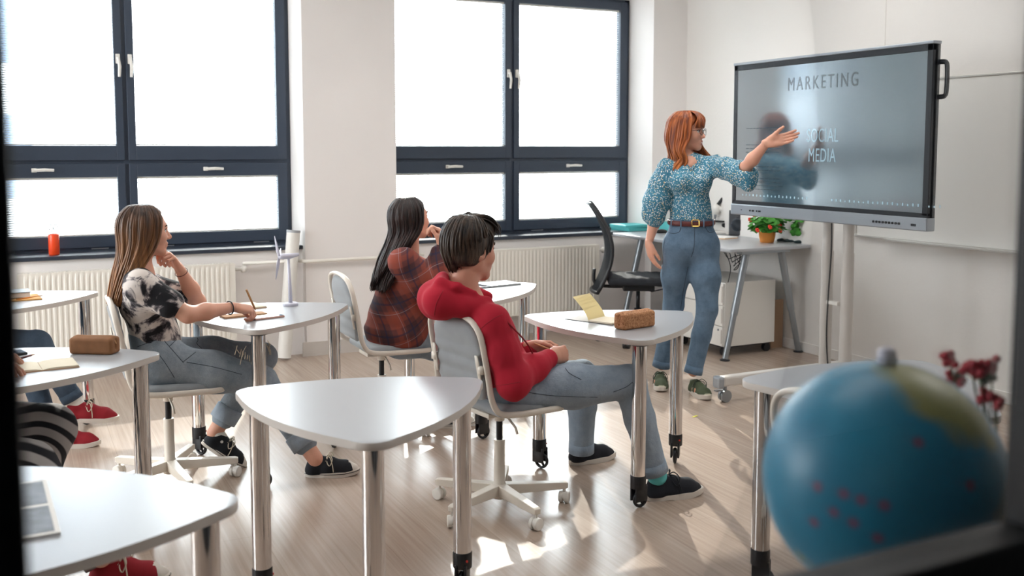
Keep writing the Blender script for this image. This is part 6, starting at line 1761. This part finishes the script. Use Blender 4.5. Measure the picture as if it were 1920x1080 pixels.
# --- the girl in the plaid jacket
Yp = 4.93
LV_P = [(.126, .02, .015, -.01), (.118, .065, .05, -.012), (.075, .110, .084, -.012), (.02, .120, .094, -.018), (-.05, .108, .090, -.03), (-.12, .088, .085, -.085), (-.20, .074, .08, -.155), (-.28, .062, .07, -.215), (-.34, .050, .06, -.255)]
pl_ = dict(head=onY(771, 410, Yp), face=(.95, .26, .14), hs=.94, neck=onY(760, 478, Yp), chest=onY(758, 540, Yp), waist=onY(748, 600, Yp), hem=onY(744, 616, Yp), pelvis=onY(746, 632, Yp), waistband=onY(746, 620, Yp),
    shN=onY(757, 492, 4.785), shF=onY(768, 500, 5.09), elN=onY(815, 545, 4.72), elF=onY(850, 530, 5.08), wrN=onY(827, 462, 4.80), wrF=onY(852, 500, 4.98),
    handN=dict(f=nrm(V(-.12, .06, 1)), p=(-.9, .2, 0), t=-1, kw=dict(curls=(60, 66, 70, 74), thumb=(.9, .3, .4), tcurl=20, s=.95)),
    handF=dict(f=(-.3, -.5, .8), p=(-.7, 0, -.3), t=1, kw=dict(curls=(50, 50, 55, 60), s=.9)),
    knN=onY(890, 655, 4.82), anN=onY(812, 765, 4.80), knF=onY(900, 650, 5.08), anF=onY(905, 745, 5.08),
    skin='skin_f', hair=hair_long(LV_P, CP_STRAIGHT, ph0=70, n=280, seed=13, wave=.035, r=.0065), hairmat='hair_dark',
    top=dict(name='jacket', mat='plaid', r=.13, flat=1.35, sleeve=long_sleeve(.070, .070, .05, .84, .072), shr=.074, amp=.007, freq=17, waist=1.08, hemr=1.26, cuts=[((0, 0, .455), (0, 0, -1), .01)], fold=(.6, .1, .6),
        weave=lambda P: np.stack([P[:, 0] * .9 - P[:, 1] * .35 + .04 * np.sin(P[:, 2] * 9) + .25 * P[:, 2], P[:, 2] * .96 - .18 * P[:, 0] + .03 * np.sin(P[:, 0] * 12), P[:, 1]], 1)),
    pants=dict(mat='denim_l', r=[.09, .08, .062, .056, .05], hip=.11, len=.88),
    shoes=[dict(pos=onz(806, 802, 0), toe=V(.95, -.25, 0), s=.9, upper='canvas_black', cap='rubber_w', stripe='black', label='black canvas sneaker with white toe'),
           dict(pos=onz(905, 770, 0) - V(.05, 0, 0), toe=V(1, .1, 0), s=.9, upper='canvas_black', cap='rubber_w')])
pl_['waist'] = pl_['waist'] + V(-.01, 0, 0)
def pl_post(root, og, HM):
    w, e = pl_['wrN'], pl_['elN']; d = nrm(w - e); c = w - d * .035
    put(root, og, 'shirt_cuff', tubem([c - d * .03, c - d * .028, c + d * .022, c + d * .024], [.037, .039, .037, .030], 20), 'sockw', smooth=True)
pl_['post'] = pl_post
build_person('girl with long dark hair in rust plaid jacket, hand at her mouth', (1.70, 4.93, 0), pl_)

# --- person in jeans and red shoes, far left
def filler(label, base, P, mats, shoes, hairmat, arms=None, extra=None):
    x, y = base[0], base[1]
    d = dict(head=V(x + .02, y, 1.24), face=(1, .1, 0), hs=.92, neck=V(x - .02, y, 1.06), chest=V(x - .02, y, .92), waist=V(x - .0, y, .72), hem=V(x, y, .60), pelvis=V(x + .02, y, .565), waistband=V(x, y, .62),
        shN=V(x - .02, y - .16, 1.0), shF=V(x - .02, y + .16, 1.0), elN=V(x + .12, y - .22, .78), elF=V(x + .12, y + .22, .78), wrN=V(x + .34, y - .12, .765), wrF=V(x + .34, y + .12, .765),
        handN=dict(f=(1, .2, -.03), p=(0, 0, -1), t=-1, kw=dict(curls=(20, 24, 26, 28), s=.88)), handF=dict(f=(1, -.2, -.03), p=(0, 0, -1), t=1, kw=dict(curls=(20, 24, 26, 28), s=.88)),
        hair=hair_long(LV_STRAIGHT, CP_STRAIGHT, n=90, r=.011), hairmat=hairmat,
        top=dict(name='sweater', mat=mats[0], r=.10, h=.009, sleeve=long_sleeve(.055, .05, .036, .9, .053), shr=.056),
        pants=dict(mat=mats[1], r=[.09, .082, .064, .056, .05], hip=.108, len=.9), shoes=shoes)
    d.update(P)
    if extra: d['pants'].update(extra)
    return build_person(label, (x, y, 0), d)
MT['sweat_b'] = plain('dark_sweater', '#23283a', .95, bump=.4, bscale=40); MT['sweat_g'] = plain('beige_sweater', '#8d8478', .95, bump=.4, bscale=40)
filler('person in dark jeans and red shoes at the far left table, mostly out of frame', (-0.55, 5.55, 0),
    dict(knN=onY(70, 644, 5.42), anN=onY(136, 748, 5.40), knF=onY(40, 645, 5.62), anF=onY(92, 800, 5.45),
         socks=[([onY(136, 742, 5.40), onY(143, 758, 5.40)], [.038, .040], 'sockw')]),
    ('sweat_b', 'denim_d'),
    [dict(pos=onY(117, 789, 5.40), toe=onY(215, 790, 5.36) - onY(117, 789, 5.40) , s=.98, upper='canvas_red', label='red canvas shoe, foot lifted off the floor'),
     dict(pos=onz(92, 838, 0), toe=onz(180, 836, 0) - onz(92, 838, 0), s=.92, upper='canvas_red', label='red canvas shoe flat on the floor')], 'hair_dark')
# --- person in striped trousers
k1 = onY(92, 806, 3.93); k2 = onY(52, 878, 3.70)
def swv(P):
    out = np.zeros((len(P), 3))
    for kk, m in ((k1, P[:, 1] > 3.80), (k2, P[:, 1] <= 3.80)):
        c = kk + V(-.06, 0, -.10)
        dx = np.maximum(P[:, 0] - c[0], 0); dz = P[:, 2] - c[2]
        r = np.where(dz > 0, np.sqrt(dx ** 2 + dz ** 2), dx)
        r = np.where(P[:, 0] < c[0], dz, r); out[m, 0] = r[m] + .01
    return out
filler('person in black and white striped trousers and red sneaker, mostly out of frame', (-0.47, 3.80, 0),
    dict(knN=k2, anN=onY(190, 1045, 3.50), knF=k1, anF=V(k1[0] - .1, 3.95, .10)),
    ('sweat_g', 'stripes'),
    [dict(pos=onz(165, 1098, 0), toe=onz(300, 1092, 0) - onz(165, 1098, 0), s=1.0, upper='canvas_red', cap='rubber_w', stripe='black', label='red canvas sneaker with white toe cap'),
     dict(pos=V(k1[0] - .16, 3.95, 0), toe=V(1, 0, 0), s=.95, upper='canvas_red', cap='rubber_w')], 'hair_ombre', extra=dict(r=[.11, .105, .092, .075, .062], weave=swv, amp=.003, hip=.11))

# --- the teacher
D = 6.05
T = lambda px, py, d=D: atd(px, py, d)
TOW = -V(*_fh)
te = dict(lat=RT, latsign=1, head=T(1290, 247), face=nrm(RT * .86 + TOW * .50 + UP * .02), hs=.93, neck=T(1291, 301), chest=T(1293, 338), waist=T(1295, 392), hem=T(1296, 408), pelvis=T(1296, 460), waistband=T(1296, 418),
    shN=T(1250, 318), shF=T(1334, 312), elN=T(1233, 395, 6.10), elF=T(1396, 316, 5.76), wrN=T(1216, 456, 6.04), wrF=T(1438, 268, 5.63),
    handN=dict(f=nrm(-UP + RT * .18), p=tuple(RT + TOW * -.3), t=-1, kw=dict(curls=(16, 20, 22, 24), thumb=(.9, .32, .3), tcurl=12, s=.94)),
    handF=dict(f=nrm(RT * .95 + UP * .22 + TOW * .25), p=tuple(TOW * 1.0 + UP * .35 - RT * .3), t=1, kw=dict(curls=(10, 8, 9, 12), thumb=(.84, .52, .25), tcurl=6, s=.96, spread=.25)),
    knN=T(1263, 572, 6.16), anN=T(1240, 684, 6.24), knF=T(1326, 580, 6.0), anF=T(1300, 696, 6.02),
    skin='skin_f', hairmat='hair_red', browmat=MT['brow_r'], smile=True,
    bust=[T(1272, 340) + TOW * .07, T(1312, 340) + TOW * .07],
    top=dict(name='blouse', mat='floral', r=.088, flat=1.36, sleeve=None, shr=.05, drop=.022, amp=.004, freq=30, waist=.92, hemr=1.06, fold=tuple(RT), h=.0055),
    pants=dict(mat='denim_t', r=[.083, .079, .063, .058, .053], hip=.106, wr=.094, len=.93, amp=.0022, h=.0055),
    shoes=[dict(pos=T(1236, 703, 6.29) * V(1, 1, 0), toe=V(-.62, -.72, 0) * 1.0 + RT * .15, s=.90, upper='green_suede', sole='rubber_w', lace='glace', chunky=True, accent=('beige_suede', 'peach'), label='olive green trainer with peach patch, left in the photo'),
           dict(pos=T(1296, 712, 6.08) * V(1, 1, 0), toe=TOW * .95 + RT * .25, s=.90, upper='green_suede', sole='rubber_w', lace='glace', chunky=True, accent=('beige_suede', 'peach'), label='olive green trainer with peach patch, right in the photo')])
def te_sleeve(sp, sd):
    if sd == 'N':
        return [sp['shN'], T(1238, 345), T(1229, 378), T(1226, 402), T(1230, 413)], [.056, .062, .070, .064, .042]
    return [sp['shF'], T(1362, 316, 5.90), T(1388, 325, 5.80), T(1401, 330, 5.75)], [.058, .060, .070, .066]
te['top']['sleeve'] = te_sleeve
def te_extra(v):
    v.cap(T(1400, 316, 5.74), T(1425, 288, 5.68), .044, .05, k=.012, op='s'); v.cap(T(1291, 304), T(1291, 322), .058, .072, k=.04, flat=(RT, 1.5)); v.ell(T(1292, 304) + TOW * .075, (.030, .030, .030), k=.02, op='s')
    v.ell(T(1344, 297), (.02, .02, .025), k=.02); v.ell(T(1246, 303), (.02, .02, .02), k=.02)
    v.cap(T(1402, 338, 5.75), T(1404, 345, 5.74), .05, .045, k=.02)
te['top']['extra'] = [te_extra]
def te_hair(HM):
    out = [scalp(.014, cutp=(.050, 0, .03), cutn=(1, 0, -.55), low=-.06)]
    # camera side falls over the shoulder, far side over the other
    def G(sgn, phs):
        g_ = []
        for ph in phs:
            a = math.radians(ph); P = []
            for j, (z, rx, ry, xs, ys) in enumerate([(.134, .02, .015, -.01, 0), (.126, .07, .052, -.012, 0), (.08, .116, .088, -.012, 0), (.02, .126, .100, -.018, 0), (-.05, .116, .10, -.022, 0), (-.12, .085, .080, -.018, .03), (-.19, .060, .055, -.012, .055), (-.26, .05, .045, -.0, .065), (-.34, .036, .035, .02, .062)]):
                w = .024 * math.sin(j * 2.1 + ph * .02) * max(0, j - 3) / 3
                if j >= 5:
                    if sgn > 0: xs = (.030, .066, .082, .095)[j - 5]; ys = .050
                    else: xs = (-.03, -.035, -.03, -.01)[j - 5]; rx *= 1.15
                P.append((rx * math.cos(a) + xs + w, sgn * (ry * abs(math.sin(a)) + ys * 1.0) + w * .6, z))
            g_.append(P)
        return g_
    out.append(locks(G(-1, np.linspace(58, 176, 9)), 190, .0085, .0075, .007, 21)); out.append(locks(G(-1, np.linspace(58, 176, 9)), 80, .011, .009, .004, 22, inward=.4))
    out.append(locks(G(1, np.linspace(50, 176, 9)), 150, .0085, .0075, .006, 23)); out.append(locks(G(1, np.linspace(50, 176, 9)), 70, .011, .009, .004, 24, inward=.4))
    Gf = [[(0.0, y * .3, .136), (0.055, y * .7, .124), (0.092, y, .088), (0.106 - abs(y) * .35, y * 1.15, .050), (0.106 - abs(y) * .5, y * 1.2, .022)] for y in np.linspace(-.065, .065, 7)]
    out.append(locks(Gf, 70, .0065, .004, .003, 9))
    return out
te['hair'] = te_hair
def te_post(root, og, HM):
    Mx = Matrix([list(r) for r in HM])
    def hp(name, bm, mat, par=None, **k):
        bmesh.ops.transform(bm, matrix=Matrix.Translation(-Vector(og)) @ Mx, verts=bm.verts); return obj(name, bm, mat, par or root, **k)
    gl = bmesh.new()
    for s in (-1, 1):
        tube(gl, [(0.108 - .006 * abs(math.cos(q)), s * 0.034 + .0245 * math.cos(q), -.004 + .021 * math.sin(q)) for q in np.linspace(0, 2 * math.pi, 22, endpoint=False)], .0019, 6, closed=True)
        tube(gl, [(0.100, s * .058, .006), (0.085, s * .072, .006), (0.0, s * .088, .0)], .0016, 5)
    tube(gl, [(.106, -.011, .002), (.110, 0, .004), (.106, .011, .002)], .0016, 5)
    bmesh.ops.recalc_face_normals(gl, faces=gl.faces); g_ = hp('glasses', gl, MT['black'], smooth=True)
    for s in (-1, 1):
        bm = bmesh.new(); vs = [bm.verts.new((.106, s * 0.034 + .0235 * math.cos(q), -.004 + .020 * math.sin(q))) for q in np.linspace(0, 2 * math.pi, 20, endpoint=False)]; bm.faces.new(vs)
        hp('lens', bm, MT['lens'], g_)
    # belt
    w = T(1296, 416); n = 40; ring = [w + RT * .141 * math.cos(q) + TOW * .104 * math.sin(q) - UP * .006 * math.sin(q) for q in np.linspace(0, 2 * math.pi, n, endpoint=False)]
    b_ = put(root, og, 'belt', tubem(ring, .0045, 8, closed=True, flat=3.4, up=UP), 'leather', smooth=True)
    # tube(up=) makes the wide axis vertical
    c = w + TOW * .110 + RT * .006
    put(root, og, 'buckle', tubem([c + RT * .022 * x + UP * .019 * y for x, y in ((-1, -.8), (-.8, -1), (.8, -1), (1, -.8), (1, .8), (.8, 1), (-.8, 1), (-1, .8))], .0034, 6, closed=True), 'brass')
    for k_ in (-.075, .055, -.125, .115):
        q = math.acos(max(-1, min(1, k_ / .141))); p = w + RT * .147 * math.cos(q) + TOW * .110 * math.sin(q)
        put(root, og, 'belt_loop', tubem([p - UP * .024, p + UP * .022], .0055, 6, flat=.6), 'denim_t')
    bm = bmesh.new()
    c0 = T(1291, 302) + TOW * .05
    for s in (-1, 1):
        tube(bm, [T(1291, 300) - TOW * .045 + RT * s * .03, T(1291, 298) + RT * s * .062 , T(1291, 305) + TOW * .055 + RT * s * .035, T(1291, 318) + TOW * .092 + RT * s * .004], [.010, .012, .012, .006], 8, flat=.7)
    bmesh.ops.recalc_face_normals(bm, faces=bm.faces); put(root, og, 'collar', bm, 'floral', smooth=True)
    hN = te['wrF']
te['post'] = te_post
te['skinleg'] = True
rw_ = build_person('woman with long copper hair, glasses, floral blouse and jeans, pointing at the screen', tuple(T(1268, 706, 6.1) * V(1, 1, 0)), te)

ow_ = tuple(T(1268, 706, 6.1) * V(1, 1, 0))
for L_ in ([(1302, 427), (1302, 455), (1300, 470), (1296, 482)], [(1252, 424), (1254, 436), (1272, 436), (1277, 425)], [(1322, 425), (1330, 436), (1343, 432)], [(1247, 445), (1243, 480), (1243, 520)], [(1290, 500), (1282, 540), (1276, 580)]):
    seam(rw_, ow_, 'trousers', L_, .0016, 'thread')
